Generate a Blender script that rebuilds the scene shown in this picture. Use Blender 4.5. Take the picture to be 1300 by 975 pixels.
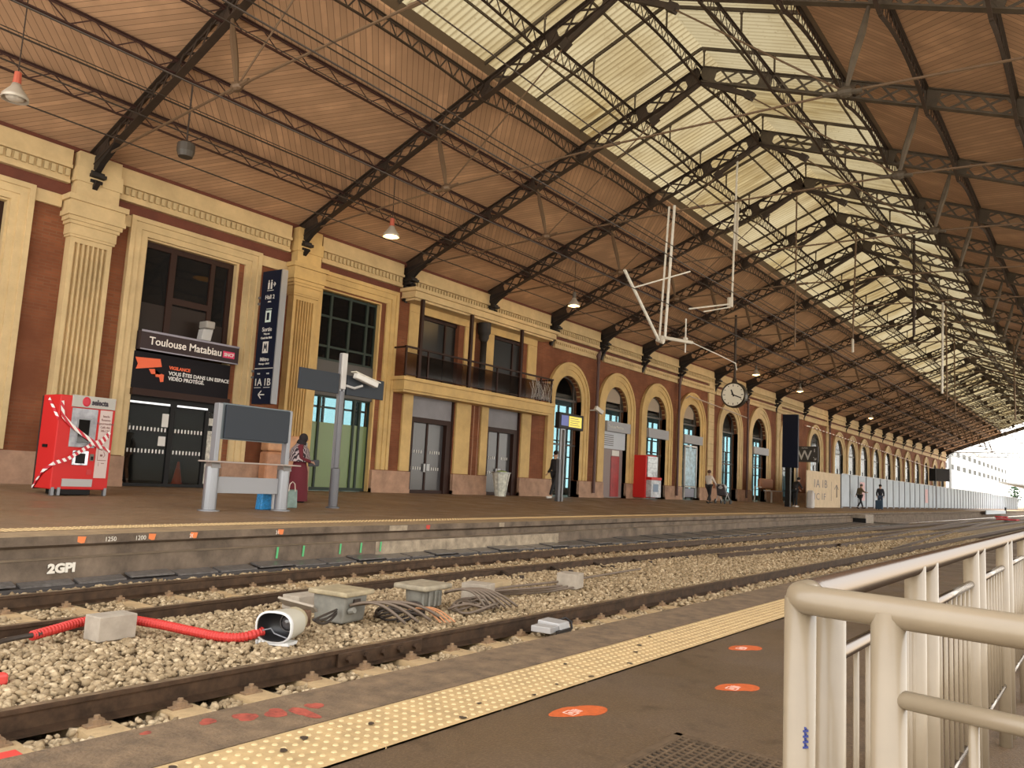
import bpy, math, random
import numpy as np
from mathutils import Vector, Matrix
for o in list(bpy.data.objects): bpy.data.objects.remove(o)
random.seed(7); rng=np.random.default_rng(7)
S=bpy.context.scene; C=S.collection
PI=math.pi; sin=math.sin; cos=math.cos
# ---------------------------------------------------------------- camera
cd=bpy.data.cameras.new('camera'); cam=bpy.data.objects.new('camera',cd); C.objects.link(cam); S.camera=cam
cd.sensor_fit='HORIZONTAL'; cd.sensor_width=36; cd.lens=36*1000/1300; cd.clip_start=.05; cd.clip_end=2000
HC=.9
cam.matrix_world=Matrix(((.7972,.0297,.6030,0),(.6014,-.1262,-.7889,0),(.0527,.9916,-.1184,HC),(0,0,0,1)))
# ---------------------------------------------------------------- sky, sun, exposure
W=bpy.data.worlds.new('sky'); S.world=W; W.use_nodes=True
wt=W.node_tree; wn=wt.nodes; wl=wt.links; wn.clear()
wo=wn.new('ShaderNodeOutputWorld'); wb=wn.new('ShaderNodeBackground'); tc=wn.new('ShaderNodeTexCoord')
sx=wn.new('ShaderNodeSeparateXYZ'); cr=wn.new('ShaderNodeValToRGB')
wl.new(tc.outputs['Generated'],sx.inputs[0]); wl.new(sx.outputs['Z'],cr.inputs[0]); wl.new(cr.outputs[0],wb.inputs[0]); wl.new(wb.outputs[0],wo.inputs[0])
cr.color_ramp.elements[0].color=(1,.945,.85,1); cr.color_ramp.elements[0].position=.05
cr.color_ramp.elements[1].color=(.88,.93,1,1); cr.color_ramp.elements[1].position=.7
wb.inputs[1].default_value=2.75
sd=bpy.data.lights.new('sun','SUN'); sun=bpy.data.objects.new('sun',sd); C.objects.link(sun)
sd.energy=7; sd.angle=.02; sd.color=(1,.93,.80)
sun.rotation_euler=Vector((-.55,.30,1.0)).to_track_quat('Z','Y').to_euler()
S.view_settings.view_transform='Standard'; S.view_settings.look='None'; S.view_settings.gamma=1; S.view_settings.use_curve_mapping=False
S.view_settings.exposure=.42
# ---------------------------------------------------------------- materials
MC={}
def M(name,col,rough=.6,metal=0,noise=None,bump=None,emit=None,alpha=None,spec=.5,coat=0):
    if name in MC: return MC[name]
    m=bpy.data.materials.new(name); m.use_nodes=True; nt=m.node_tree; n=nt.nodes; l=nt.links
    b=n['Principled BSDF']; b.inputs['Roughness'].default_value=rough; b.inputs['Metallic'].default_value=metal
    b.inputs['Base Color'].default_value=(*col,1); b.inputs['Specular IOR Level'].default_value=spec
    b.inputs['Coat Weight'].default_value=coat
    if noise or bump: t=n.new('ShaderNodeTexCoord')
    if noise:
        sc,am=noise[:2]; z=n.new('ShaderNodeTexNoise'); z.inputs['Scale'].default_value=sc; z.inputs['Detail'].default_value=6; z.inputs['Roughness'].default_value=.65
        l.new(t.outputs['Object'],z.inputs[0]); r=n.new('ShaderNodeValToRGB'); l.new(z.outputs[0],r.inputs[0])
        r.color_ramp.elements[0].position=.3; r.color_ramp.elements[1].position=.7
        r.color_ramp.elements[0].color=(*[max(0,c*(1-am)) for c in col],1); r.color_ramp.elements[1].color=(*[min(1,c*(1+am)) for c in col],1)
        l.new(r.outputs[0],b.inputs['Base Color'])
    if bump:
        z=n.new('ShaderNodeTexNoise'); z.inputs['Scale'].default_value=bump[0]; l.new(t.outputs['Object'],z.inputs[0])
        p=n.new('ShaderNodeBump'); p.inputs['Strength'].default_value=bump[1]; p.inputs['Distance'].default_value=.02; l.new(z.outputs[0],p.inputs['Height']); l.new(p.outputs[0],b.inputs['Normal'])
    if emit: b.inputs['Emission Color'].default_value=(*emit[0],1); b.inputs['Emission Strength'].default_value=emit[1]
    if alpha is not None: b.inputs['Alpha'].default_value=alpha
    MC[name]=m; return m
def mnode(nt,op,a,b=None):
    q=nt.nodes.new('ShaderNodeMath'); q.operation=op
    for i,x in enumerate((a,b)):
        if x is None: continue
        if isinstance(x,(int,float)): q.inputs[i].default_value=x
        else: nt.links.new(x,q.inputs[i])
    return q.outputs[0]
def mix(nt,fac,a,b,mode='MIX'):
    q=nt.nodes.new('ShaderNodeMix'); q.data_type='RGBA'; q.blend_type=mode
    for i,x in ((0,fac),(6,a),(7,b)):
        if isinstance(x,(int,float)): q.inputs[i].default_value=x
        elif isinstance(x,tuple): q.inputs[i].default_value=(*x,1)
        else: nt.links.new(x,q.inputs[i])
    return q.outputs[2]
def noisef(nt,scale,vec,detail=5,lo=.35,hi=.65):
    z=nt.nodes.new('ShaderNodeTexNoise'); z.inputs['Scale'].default_value=scale; z.inputs['Detail'].default_value=detail; nt.links.new(vec,z.inputs[0])
    r=nt.nodes.new('ShaderNodeMapRange'); r.inputs[1].default_value=lo; r.inputs[2].default_value=hi; nt.links.new(z.outputs[0],r.inputs[0]); return r.outputs[0]
def base(name,rough=.7,spec=.4):
    m=bpy.data.materials.new(name); m.use_nodes=True; nt=m.node_tree; b=nt.nodes['Principled BSDF']; b.inputs['Roughness'].default_value=rough; b.inputs['Specular IOR Level'].default_value=spec
    t=nt.nodes.new('ShaderNodeTexCoord'); s=nt.nodes.new('ShaderNodeSeparateXYZ'); nt.links.new(t.outputs['Object'],s.inputs[0]); MC[name]=m
    return m,nt,b,t.outputs['Object'],s
def planks(name,sgn,col):
    m,nt,b,o,s=base(name,.62)
    u=mnode(nt,'MULTIPLY',mnode(nt,'ADD',s.outputs[0],mnode(nt,'MULTIPLY',s.outputs[1],sgn)),.707/.135)
    f=mnode(nt,'FRACT',u); g=mnode(nt,'LESS_THAN',f,.11)
    wn_=nt.nodes.new('ShaderNodeTexWhiteNoise'); wn_.noise_dimensions='1D'; nt.links.new(mnode(nt,'FLOOR',u),wn_.inputs['W'])
    c=mix(nt,wn_.outputs[0],tuple(x*.78 for x in col),tuple(x*1.18 for x in col))
    c=mix(nt,noisef(nt,1.3,o),c,tuple(x*.80 for x in col)); c=mix(nt,g,c,tuple(x*.42 for x in col)); nt.links.new(c,b.inputs['Base Color']); return m
def brick(name,c1,c2,mortar):
    m,nt,b,o,s=base(name,.85); cx=nt.nodes.new('ShaderNodeCombineXYZ'); nt.links.new(s.outputs[1],cx.inputs[0]); nt.links.new(s.outputs[2],cx.inputs[1])
    k=nt.nodes.new('ShaderNodeTexBrick'); nt.links.new(cx.outputs[0],k.inputs[0]); k.inputs['Scale'].default_value=1; k.inputs['Brick Width'].default_value=.30; k.inputs['Row Height'].default_value=.075; k.inputs['Mortar Size'].default_value=.007
    k.inputs['Color1'].default_value=(*c1,1); k.inputs['Color2'].default_value=(*c2,1); k.inputs['Mortar'].default_value=(*mortar,1)
    c=mix(nt,noisef(nt,.9,o),k.outputs[0],tuple(x*.75 for x in c1)); nt.links.new(c,b.inputs['Base Color']); return m
def asphalt(name,col,patch):
    m,nt,b,o,s=base(name,.62,.35)
    c=mix(nt,noisef(nt,.45,o,8),col,patch); c=mix(nt,noisef(nt,60,o,3,.45,.75),c,tuple(x*1.5 for x in col)); c=mix(nt,noisef(nt,6,o,9,.58,.75),c,tuple(x*.6 for x in col))
    nt.links.new(c,b.inputs['Base Color'])
    r=nt.nodes.new('ShaderNodeMapRange'); r.inputs[3].default_value=.42; r.inputs[4].default_value=.75; nt.links.new(noisef(nt,1.1,o),r.inputs[0]); nt.links.new(r.outputs[0],b.inputs['Roughness'])
    p=nt.nodes.new('ShaderNodeBump'); p.inputs['Strength'].default_value=.25; p.inputs['Distance'].default_value=.01; nt.links.new(noisef(nt,90,o,2),p.inputs['Height']); nt.links.new(p.outputs[0],b.inputs['Normal']); return m
wood_b=planks('wood_plank_b',1,(.50,.305,.18)); wood_a=planks('wood_plank_a',-1,(.50,.305,.18))
brk=brick('brick',(.19,.060,.024),(.26,.085,.034),(.20,.105,.055))
cream=M('cream_stone',(.55,.405,.21),.7,noise=(1.4,.16)); cream2=M('ochre_stone',(.54,.365,.145),.7,noise=(1.5,.16))
dado=M('pink_stone',(.36,.215,.14),.75,noise=(2.2,.3)); redband=M('red_brown_band',(.13,.035,.018),.8,noise=(2,.2))
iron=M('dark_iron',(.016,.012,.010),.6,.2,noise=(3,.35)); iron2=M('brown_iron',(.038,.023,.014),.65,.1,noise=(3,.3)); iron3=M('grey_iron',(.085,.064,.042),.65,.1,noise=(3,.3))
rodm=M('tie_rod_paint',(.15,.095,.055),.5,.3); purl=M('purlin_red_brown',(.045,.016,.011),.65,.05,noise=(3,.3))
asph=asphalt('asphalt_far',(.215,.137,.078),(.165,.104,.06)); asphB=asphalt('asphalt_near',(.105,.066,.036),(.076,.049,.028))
kerb=M('kerb_concrete',(.30,.205,.11),.85,noise=(4,.25),bump=(40,.4)); edgeB=M('platform_edge_concrete',(.15,.095,.050),.9,noise=(7,.4),bump=(50,.5))
tact=M('tactile_cream',(.44,.295,.135),.75,noise=(9,.22)); wallA=M('platform_wall_concrete',(.145,.105,.072),.9,noise=(2.5,.45),bump=(12,.5)); wallN=M('new_concrete',(.33,.26,.18),.9,noise=(6,.4))
ledge=M('ledge_concrete',(.26,.19,.12),.9,noise=(3,.3))
railm=M('rail_rust',(.075,.043,.024),.55,.55,noise=(8,.5)); railtop=M('rail_top',(.30,.22,.14),.4,.6,noise=(10,.4))
sleeper=M('sleeper_concrete',(.44,.30,.15),.9,noise=(5,.25),bump=(30,.3))
dirt=M('dirt',(.20,.14,.085),.95,noise=(9,.4),bump=(25,.7))
grey=M('grey_concrete_block',(.36,.30,.23),.85,noise=(6,.2)); greym=M('grey_paint_metal',(.20,.185,.15),.6,.1,noise=(7,.25))
red=M('red_plastic',(.56,.022,.020),.45,spec=.3); redhose=M('red_hose',(.52,.035,.025),.55); white=M('white_paint',(.62,.60,.56),.5); black=M('black_plastic',(.010,.009,.009),.5,spec=.2); darkgl=M('dark_glass',(.012,.011,.010),.08,spec=.6)
alu=M('aluminium',(.27,.275,.29),.36,.7); alup=M('aluminium_satin',(.26,.265,.28),.45,.4); board=M('slate_panel',(.040,.047,.058),.6,spec=.2); navy=M('navy_sign',(.006,.009,.024),.5,spec=.15)
chrome=M('polished_steel',(.24,.20,.165),.27,1.0); beige=M('beige_gloss_paint',(.245,.188,.122),.35,0,noise=(6,.08),coat=.15)
brownm=M('brown_metal_frame',(.030,.012,.008),.5,spec=.2); brownp=M('brown_panel',(.022,.014,.011),.5,spec=.2); cable=M('cable_rubber',(.16,.115,.08),.6); cabled=M('dark_cable',(.04,.028,.02),.6); orangec=M('orange_cable',(.52,.23,.10),.5)
orange=M('orange_sticker',(.50,.095,.020),.6,noise=(25,.2)); redspray=M('red_spray_paint',(.55,.06,.04),.8); greenspray=M('green_spray_paint',(.10,.42,.16),.8); whitespray=M('white_chalk',(.72,.66,.56),.9); orspray=M('orange_spray_paint',(.72,.20,.06),.8)
skin_=M('skin',(.45,.26,.17),.55); trimg=M('green_frame',(.030,.042,.034),.55,spec=.2)
bulb=M('lamp_bulb',(1,.8,.4),.5,emit=((1,.66,.24),14)); shade=M('lamp_shade_grey',(.45,.40,.33),.45,.3)
yellowlight=M('yellow_lamp',(1,.7,.1),.5,emit=((1,.55,.02),6))
def striped(name,c1,c2,axis,period,duty=.5,diag=0):
    m,nt,b,o,s=base(name,.55); u=s.outputs[axis]
    if diag: u=mnode(nt,'ADD',u,mnode(nt,'MULTIPLY',s.outputs[2],diag))
    f=mnode(nt,'LESS_THAN',mnode(nt,'FRACT',mnode(nt,'MULTIPLY',u,1/period)),duty); nt.links.new(mix(nt,f,c1,c2),b.inputs['Base Color']); return m
tape=striped('red_white_tape',(.80,.76,.72),(.55,.03,.05),1,.16,.5,1); tape2=striped('red_white_rope',(.85,.80,.74),(.35,.12,.06),1,1.0,.5)
def glassm(name,tint,mixf,rough=.03,base_=None):
    m=bpy.data.materials.new(name); m.use_nodes=True; nt=m.node_tree; nt.nodes.clear(); o=nt.nodes.new('ShaderNodeOutputMaterial')
    a=nt.nodes.new('ShaderNodeBsdfTransparent'); a.inputs[0].default_value=(*tint,1)
    g=nt.nodes.new('ShaderNodeBsdfPrincipled'); g.inputs['Base Color'].default_value=(*(base_ or (.02,.02,.02)),1); g.inputs['Roughness'].default_value=rough
    x=nt.nodes.new('ShaderNodeMixShader'); x.inputs[0].default_value=mixf; nt.links.new(a.outputs[0],x.inputs[1]); nt.links.new(g.outputs[0],x.inputs[2]); nt.links.new(x.outputs[0],o.inputs[0]); MC[name]=m; return m
glass=glassm('clear_glass',(.93,.96,.96),.10); smoke=glassm('smoked_glass',(.30,.24,.20),.35); tintg=glassm('tinted_glass',(.42,.36,.32),.25)
greenf=glassm('green_frosted_film',(.30,.42,.20),.72,.3,(.20,.27,.115)); greyf=glassm('grey_frosted_glass',(.4,.4,.42),.85,.16,(.085,.082,.085))
# skylight sheet: weathered translucent corrugated panels
def skymat():
    m=bpy.data.materials.new('translucent_sheet'); m.use_nodes=True; nt=m.node_tree; nt.nodes.clear(); o=nt.nodes.new('ShaderNodeOutputMaterial')
    t=nt.nodes.new('ShaderNodeTexCoord'); mp=nt.nodes.new('ShaderNodeMapping'); mp.inputs['Scale'].default_value=(.30,3.2,.30); nt.links.new(t.outputs['Object'],mp.inputs[0])
    f1=noisef(nt,1.6,mp.outputs[0],6,.35,.68); f2=noisef(nt,9,t.outputs['Object'],4,.60,.72); f3=noisef(nt,.35,t.outputs['Object'],3,.35,.65)
    c=mix(nt,f1,(.150,.117,.060),(.070,.046,.018)); c=mix(nt,f3,c,(.165,.138,.085)); sy=nt.nodes.new('ShaderNodeSeparateXYZ'); nt.links.new(t.outputs['Object'],sy.inputs[0]); w1=mnode(nt,'SINE',mnode(nt,'MULTIPLY',sy.outputs[1],2*PI/.19)); c=mix(nt,mnode(nt,'MULTIPLY',mnode(nt,'MAXIMUM',w1,0),.62),c,(.055,.036,.014)); c=mix(nt,mnode(nt,'MULTIPLY',f2,.75),c,(.10,.075,.04))  # sine stripes paint corrugation shading into the sheet colour
    a=nt.nodes.new('ShaderNodeBsdfTranslucent'); d=nt.nodes.new('ShaderNodeBsdfDiffuse'); nt.links.new(c,a.inputs[0]); nt.links.new(c,d.inputs[0])
    x=nt.nodes.new('ShaderNodeMixShader'); x.inputs[0].default_value=.25; nt.links.new(a.outputs[0],x.inputs[1]); nt.links.new(d.outputs[0],x.inputs[2]); nt.links.new(x.outputs[0],o.inputs[0]); MC['translucent_sheet']=m; return m
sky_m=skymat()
# ---------------------------------------------------------------- mesh helpers
class MB:
    def __init__(s): s.v=[]; s.f=[]; s.m=[]
    def add(s,vs,fs,mi=0):
        n=len(s.v); s.v+=[tuple(v) for v in vs]; s.f+=[tuple(i+n for i in f) for f in fs]; s.m+=[mi]*len(fs); return s
    def box(s,x0,x1,y0,y1,z0,z1,mi=0):
        return s.add([(x0,y0,z0),(x1,y0,z0),(x1,y1,z0),(x0,y1,z0),(x0,y0,z1),(x1,y0,z1),(x1,y1,z1),(x0,y1,z1)],[(0,3,2,1),(4,5,6,7),(0,1,5,4),(1,2,6,5),(2,3,7,6),(3,0,4,7)],mi)
    def bar(s,p,q,w,h,up=(0,0,1),mi=0):
        p=Vector(p); q=Vector(q); d=(q-p)
        if d.length<1e-6: return s
        d.normalize(); u=Vector(up); r=d.cross(u)
        if r.length<1e-3: r=d.cross(Vector((1,0,0)))
        r.normalize(); u=r.cross(d); r*=w/2; u*=h/2
        return s.add([p-r-u,p+r-u,p+r+u,p-r+u,q-r-u,q+r-u,q+r+u,q-r+u],[(0,1,2,3),(7,6,5,4),(0,4,5,1),(1,5,6,2),(2,6,7,3),(3,7,4,0)],mi)
    def tube(s,pts,r,n=8,mi=0,cap=True):
        P=[Vector(p) for p in pts]; rs=r if isinstance(r,(list,tuple)) else [r]*len(P); b=len(s.v); prev=None; vs=[];fs=[]
        for i,p in enumerate(P):
            d=(P[min(i+1,len(P)-1)]-P[max(i-1,0)]).normalized()
            a=Vector((0,0,1)) if abs(d.z)<.9 else Vector((1,0,0))
            if prev is not None: a=prev
            x=(a-d*a.dot(d)).normalized(); y=d.cross(x); prev=x
            for k in range(n): t=2*PI*k/n; vs.append(p+(x*cos(t)+y*sin(t))*rs[i])
        for i in range(len(P)-1):
            for k in range(n): k2=(k+1)%n; fs.append((i*n+k,i*n+k2,(i+1)*n+k2,(i+1)*n+k))
        if cap: fs.append(tuple(range(n))[::-1]); fs.append(tuple((len(P)-1)*n+k for k in range(n)))
        return s.add(vs,fs,mi)
    def prism(s,poly,axis,a,b,mi=0):   # poly in the two other axes (cyclic order), extruded along axis
        def mk(u,v,w): return {0:(w,u,v),1:(u,w,v),2:(u,v,w)}[axis]
        n=len(poly); return s.add([mk(u,v,a) for u,v in poly]+[mk(u,v,b) for u,v in poly],[tuple(range(n))[::-1],tuple(range(n,2*n))]+[(i,(i+1)%n,n+(i+1)%n,n+i) for i in range(n)],mi)
    def lathe(s,prof,n=16,c=(0,0,0),ax=2,mi=0):
        vs=[];fs=[]
        for r,h in prof:
            for k in range(n):
                t=2*PI*k/n; a,b=r*cos(t),r*sin(t); p={0:(h,a,b),1:(a,h,b),2:(a,b,h)}[ax]; vs.append((p[0]+c[0],p[1]+c[1],p[2]+c[2]))
        for i in range(len(prof)-1):
            for k in range(n): k2=(k+1)%n; fs.append((i*n+k,i*n+k2,(i+1)*n+k2,(i+1)*n+k))
        return s.add(vs,fs,mi)
    def sph(s,c,r,n=12,m=8,mi=0,sc=(1,1,1)):
        vs=[];fs=[]
        for i in range(m+1):
            a=PI*i/m
            for k in range(n): t=2*PI*k/n; vs.append((c[0]+r*sin(a)*cos(t)*sc[0],c[1]+r*sin(a)*sin(t)*sc[1],c[2]+r*cos(a)*sc[2]))
        for i in range(m):
            for k in range(n): k2=(k+1)%n; fs.append((i*n+k,(i+1)*n+k,(i+1)*n+k2,i*n+k2))
        return s.add(vs,fs,mi)
    def mesh(s,name,mats,smooth=False):
        me=bpy.data.meshes.new(name); me.from_pydata(s.v,[],s.f)
        for m in (mats if isinstance(mats,(list,tuple)) else [mats]): me.materials.append(m)
        if any(s.m): me.polygons.foreach_set('material_index',s.m)
        if smooth: me.polygons.foreach_set('use_smooth',[True]*len(s.f))
        me.validate(); me.update(); return me
    def build(s,name,mats,parent=None,smooth=False,bevel=0,loc=None):
        o=bpy.data.objects.new(name,s.mesh(name,mats,smooth)); C.objects.link(o); o.parent=parent
        if loc: o.location=loc
        if bevel:
            b=o.modifiers.new('bevel','BEVEL'); b.width=bevel; b.segments=2; b.limit_method='ANGLE'
        return o
def tag(o,label=None,cat=None,group=None,kind=None):
    if label: o['label']=label
    if cat: o['category']=cat
    if group: o['group']=group
    if kind: o['kind']=kind
    return o
def empty(name,loc,label,cat,group=None,rz=0):
    o=bpy.data.objects.new(name,None); C.objects.link(o); o.location=loc; o.rotation_euler=(0,0,rz); o.empty_display_size=.1; return tag(o,label,cat,group)
def struct(o): o['kind']='structure'; return o
def text(name,s,size,loc,rot,mat,parent=None,align='LEFT',ext=.004,bold=0,sx_=1):
    cu=bpy.data.curves.new(name,'FONT'); cu.body=s; cu.size=size; cu.extrude=ext; cu.align_x=align; cu.offset=bold; cu.resolution_u=3
    t=bpy.data.objects.new(name,cu); C.objects.link(t); me=bpy.data.meshes.new_from_object(t); bpy.data.objects.remove(t)
    me.materials.clear(); me.materials.append(mat); o=bpy.data.objects.new(name,me); C.objects.link(o); o.parent=parent; o.location=loc; o.rotation_euler=rot; o.scale=(sx_,1,1); return o
FX=(PI/2,0,PI/2); FY=(PI/2,0,0)     # lettering facing +X / facing -Y
# ================================================================= SETTING: ground and platforms
ZR=-.52; ZB=-.40; ZG=-.66
struct(MB().add([(-11.5,-3,ZG-.12),(3,-3,ZG-.12),(60,700,ZG-.12),(-11.5,700,ZG-.12)],[(0,1,2,3)]).build('floor_trackbed',dirt))
EA=[(-8.95,-3),(-9.0,0),(-9.25,3.47),(-9.5,5.32),(-9.73,8),(-9.88,12),(-10.3,19),(-10.7,29),(-11.0,40),(-11.3,60),(-11.5,140),(-11.5,400)]
def zf(x): return .18*min(1,max(0,(-14.5-x)/4.0))
def strip(offs,zs,name,mat,ys=EA,extra=0):
    m=MB(); n=len(offs)
    for (x,y) in ys:
        for o,z in zip(offs,zs): m.v.append((x+o,y,z))
    for i in range(len(ys)-1):
        for k in range(n-1): m.f.append((i*n+k,i*n+k+1,(i+1)*n+k+1,(i+1)*n+k)); m.m.append(0)
    return m.build(name,mat)
# platform A floor slab (asphalt), coping, ledge wall
m=MB()
for (x,y) in EA:
    for xx in (-26,-18.5,-14.5,x-1.02): m.v.append((xx,y,zf(xx)))
    m.v.append((x-1.02,y,-.7))
for i in range(len(EA)-1):
    for k in range(4): m.f.append((i*5+k,i*5+k+1,(i+1)*5+k+1,(i+1)*5+k)); m.m.append(0)
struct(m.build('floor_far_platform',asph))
struct(strip([-1.02,-.62],[.003,.003],'trim_1',tact))
struct(strip([-.62,0],[.0,0],'trim_2',kerb)); struct(strip([0,.0,-.10,-.10],[.0,-.10,-.14,-.25],'trim_48',wallA))
struct(strip([-.10,.0,.0],[-.25,-.26,-.75],'trim_3',wallA))
struct(strip([-.10,.012],[-.245,-.256],'trim_4',ledge))
# coping face weathering: the newer pale concrete length
m=MB(); m.box(-9.765,-9.735,9.0,13.5,-.44,-.265)
# raised bars of the far tactile strip
m=MB()
def ex(y):
    for (x0,y0),(x1,y1) in zip(EA,EA[1:]):
        if y0<=y<=y1: return x0+(x1-x0)*(y-y0)/(y1-y0)
y=2.0
while y<34:
    x=ex(y); s=.016
    for k in range(5):
        c=x-.97+.076*k
        m.add([(c-s,y-s,.003),(c+s,y-s,.003),(c+s,y+s,.003),(c-s,y+s,.003),(c,y,.012)],[(0,1,4),(1,2,4),(2,3,4),(3,0,4)])
    y+=.085
tag(m.build('tactile_studs',M('stud_cream',(.66,.47,.24),.7)),'cream raised studs of the warning strip along the far platform edge','paving',kind='stuff')
# platform B
struct(MB().box(-3.77,3.4,-3,400,-1.1,ZB).build('floor_near_platform',asphB)); struct(MB().box(3.4,60,-10,400,-1.1,ZB-.01).build('floor_bounce_slab',M('pale_concrete',(.50,.42,.31),.85,noise=(1.5,.15))))  # unseen outer slab, made pale so it bounces light onto the roof
struct(MB().box(-3.79,-3.28,-3,400,-.9,ZB+.004).build('trim_5',edgeB))
m=MB(); m.box(-3.25,-2.77,-1,300,ZB,ZB+.0095)
for k in range(60): m.box(-3.25,-2.77,.1+k*.9,.9905+k*.9,ZB,ZB+.0110)
m2=MB(); y=1.0
while y<26:
    n=8 if y<10 else 4
    for k in range(7):
        c=-3.01+.0655*(k-3); s=.017
        vs=[];
        for r,h in ((1,0),(.6,.006)):
            for j in range(n): vs.append((c+s*r*cos(2*PI*j/n),y+s*r*sin(2*PI*j/n),ZB+.010+h))
        m2.add(vs,[(j,(j+1)%n,n+(j+1)%n,n+j) for j in range(n)]+[tuple(range(n,2*n))])
    y+=.0655
tp=m.build('tactile_strip',tact); tag(tp,'cream studded tactile warning strip along the near platform','paving')
tag(m2.build('studs',M('stud_cream_near',(.56,.40,.20),.65),tp),kind='stuff')
# ================================================================= wall
WX=-19.8
wj=[0]
def wbox(m,d0,d1,y0,y1,z0,z1,mi=0):
    wj[0]=(wj[0]+1)%7; e=.0006*wj[0]; return m.box(WX+d0-e,WX+d1-e,y0,y1,z0,z1,mi)
arch=[(30.15,1.72,1.1),(34.6,1.83,1.13),(39.0,1.87,1.15),(43.55,1.9,1.2),(49.5,2.05,1.3),(54.9,2.2,1.4),(61.2,2.2,1.4),(68.1,2.1,1.35)]
arch+=[(c,2.05,1.3) for c in (75.4,80,84.6,89.8,95.2,100.3,105.8,111.8,118,124.5,130.6)]
mb=MB()   # brick body
T=-.45    # wall thickness direction
for (y0,y1) in ((-3,3.75),(6.75,9.95),(12.7,15.7),(18.3,20.1),(22.4,24.4),(26.6,28.0)): wbox(mb,T,0,y0,y1,0,8.3)
for (y0,y1,z0) in ((3.75,6.75,6.6),(9.95,12.7,6.6),(15.7,18.3,6.6)): wbox(mb,T,0,y0,y1,z0,8.3)
for (y0,y1) in ((20.1,22.4),(24.4,26.6)): wbox(mb,T,0,y0,y1,3.75,4.25); wbox(mb,T,0,y0,y1,6.65,8.3)
SP=4.6
bounds=[28.0]+[(arch[i][0]+arch[i+1][0])/2 for i in range(len(arch)-1)]+[134.2]
for i,(c,R_,r) in enumerate(arch):
    a,b=bounds[i],bounds[i+1]; wbox(mb,T,0,a,c-r,0,8.3); wbox(mb,T,0,c+r,b,0,8.3)
    N=14; pts=[(c-r*cos(PI*k/N),SP+r*sin(PI*k/N)) for k in range(N+1)]
    for k in range(N):
        (ya,za),(yb,zb)=pts[k],pts[k+1]
        mb.add([(WX,ya,za),(WX,yb,zb),(WX,yb,8.3),(WX,ya,8.3),(WX+T,ya,za),(WX+T,yb,zb),(WX+T,yb,8.3),(WX+T,ya,8.3)],[(0,1,2,3),(7,6,5,4),(0,4,5,1)])
struct(mb.build('wall_left',brk))
# --- cream stone dressings
tn=[6]
def trim(m,mat=cream,smooth=False,bevel=0):
    o=m.build('trim_%d'%tn[0],mat,bevel=bevel,smooth=smooth); tn[0]+=1; return struct(o)
TY=[8.4,14.7,19.35,24.0,28.55,32.9,37.2,41.7,46.8,52.2,58.2,64.9,71.8,77.7,82.4,87.3,92.5,97.8,103.1,108.8,115,121.2,127.5,134]
# entablature
m=MB(); md=MB()
def ent(y0,y1):
    wbox(m,0,.16,y0,y1,7.78,8.16); wbox(m,0,.22,y0,y1,7.70,7.78); wbox(m,0,.12,y0,y1,7.40,7.70); wbox(m,0,.17,y0,y1,7.34,7.42)
    n=int((y1-y0)/.16)
    if y0<60:
        for k in range(n): wbox(md,.12,.18,y0+.05+k*.16,y0+.14+k*.16,7.50,7.68)
ent(-3,7.9); ent(9.0,14.3); ent(15.5,19.1); ent(19.6,28.3)
for a,b in zip(TY[4:],TY[5:]): ent(a+.28,b-.28)
trim(m); trim(md,M('dentil_stone',(.50,.38,.20),.7))  # raised dentil blocks, even stone tone slightly darker than the cream
m=MB(); wbox(m,0,.03,-3,28,7.02,7.34); wbox(m,0,.04,-3,134,8.16,8.3)
for a,b in zip(TY[4:],TY[5:]): wbox(m,0,.03,a+.1,b-.1,7.16,7.34)
trim(m,redband)
m=MB()  # lower architrave
for y0,y1 in ((-3,3.2),(7.2,7.8),(9.0,9.47),(13.4,14.3),(15.35,15.45)): wbox(m,0,.10,y0,y1,6.72,7.02)
for a,b in zip(TY[4:],TY[5:]):
    wbox(m,0,.13,a+.2,b-.2,6.80,7.16); wbox(m,0,.19,a+.2,b-.2,7.08,7.17)
    if a<60:
        for k in range(int((b-a-.4)/.17)): wbox(m,.13,.18,a+.25+k*.17,a+.34+k*.17,6.98,7.08)
trim(m)
# rectangular window surrounds
def surround(y0,y1,o0,o1,ztop,zo,name_mat=cream):
    m=MB()
    for (a,b,d) in ((0,.12,.15),(.12,.30,.11),(.30,.48,.07)):
        for s in (0,1):
            ya,yb=(y0+a,y0+b) if s==0 else (y1-b,y1-a)
            if s==0: yb=min(yb,o0)
            else: ya=max(ya,o1)
            if yb>ya: wbox(m,-.02,d,ya,yb,.95,max(zo,ztop-b) if ztop-b>zo else zo)
        wbox(m,-.02,d,y0+a,y1-a,ztop-b if ztop-b>zo else zo,ztop-a)
    wbox(m,-.30,0,o0-.02,o0+.05,.2,zo); wbox(m,-.30,0,o1-.05,o1+.02,.2,zo); wbox(m,-.30,0,o0,o1,zo-.05,zo)
    return trim(m,name_mat)
surround(3.25,7.2,3.75,6.75,7.05,6.6); surround(9.47,13.37,9.95,12.7,7.05,6.6); surround(15.38,19.0,15.7,18.3,7.12,6.6,cream2)
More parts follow.
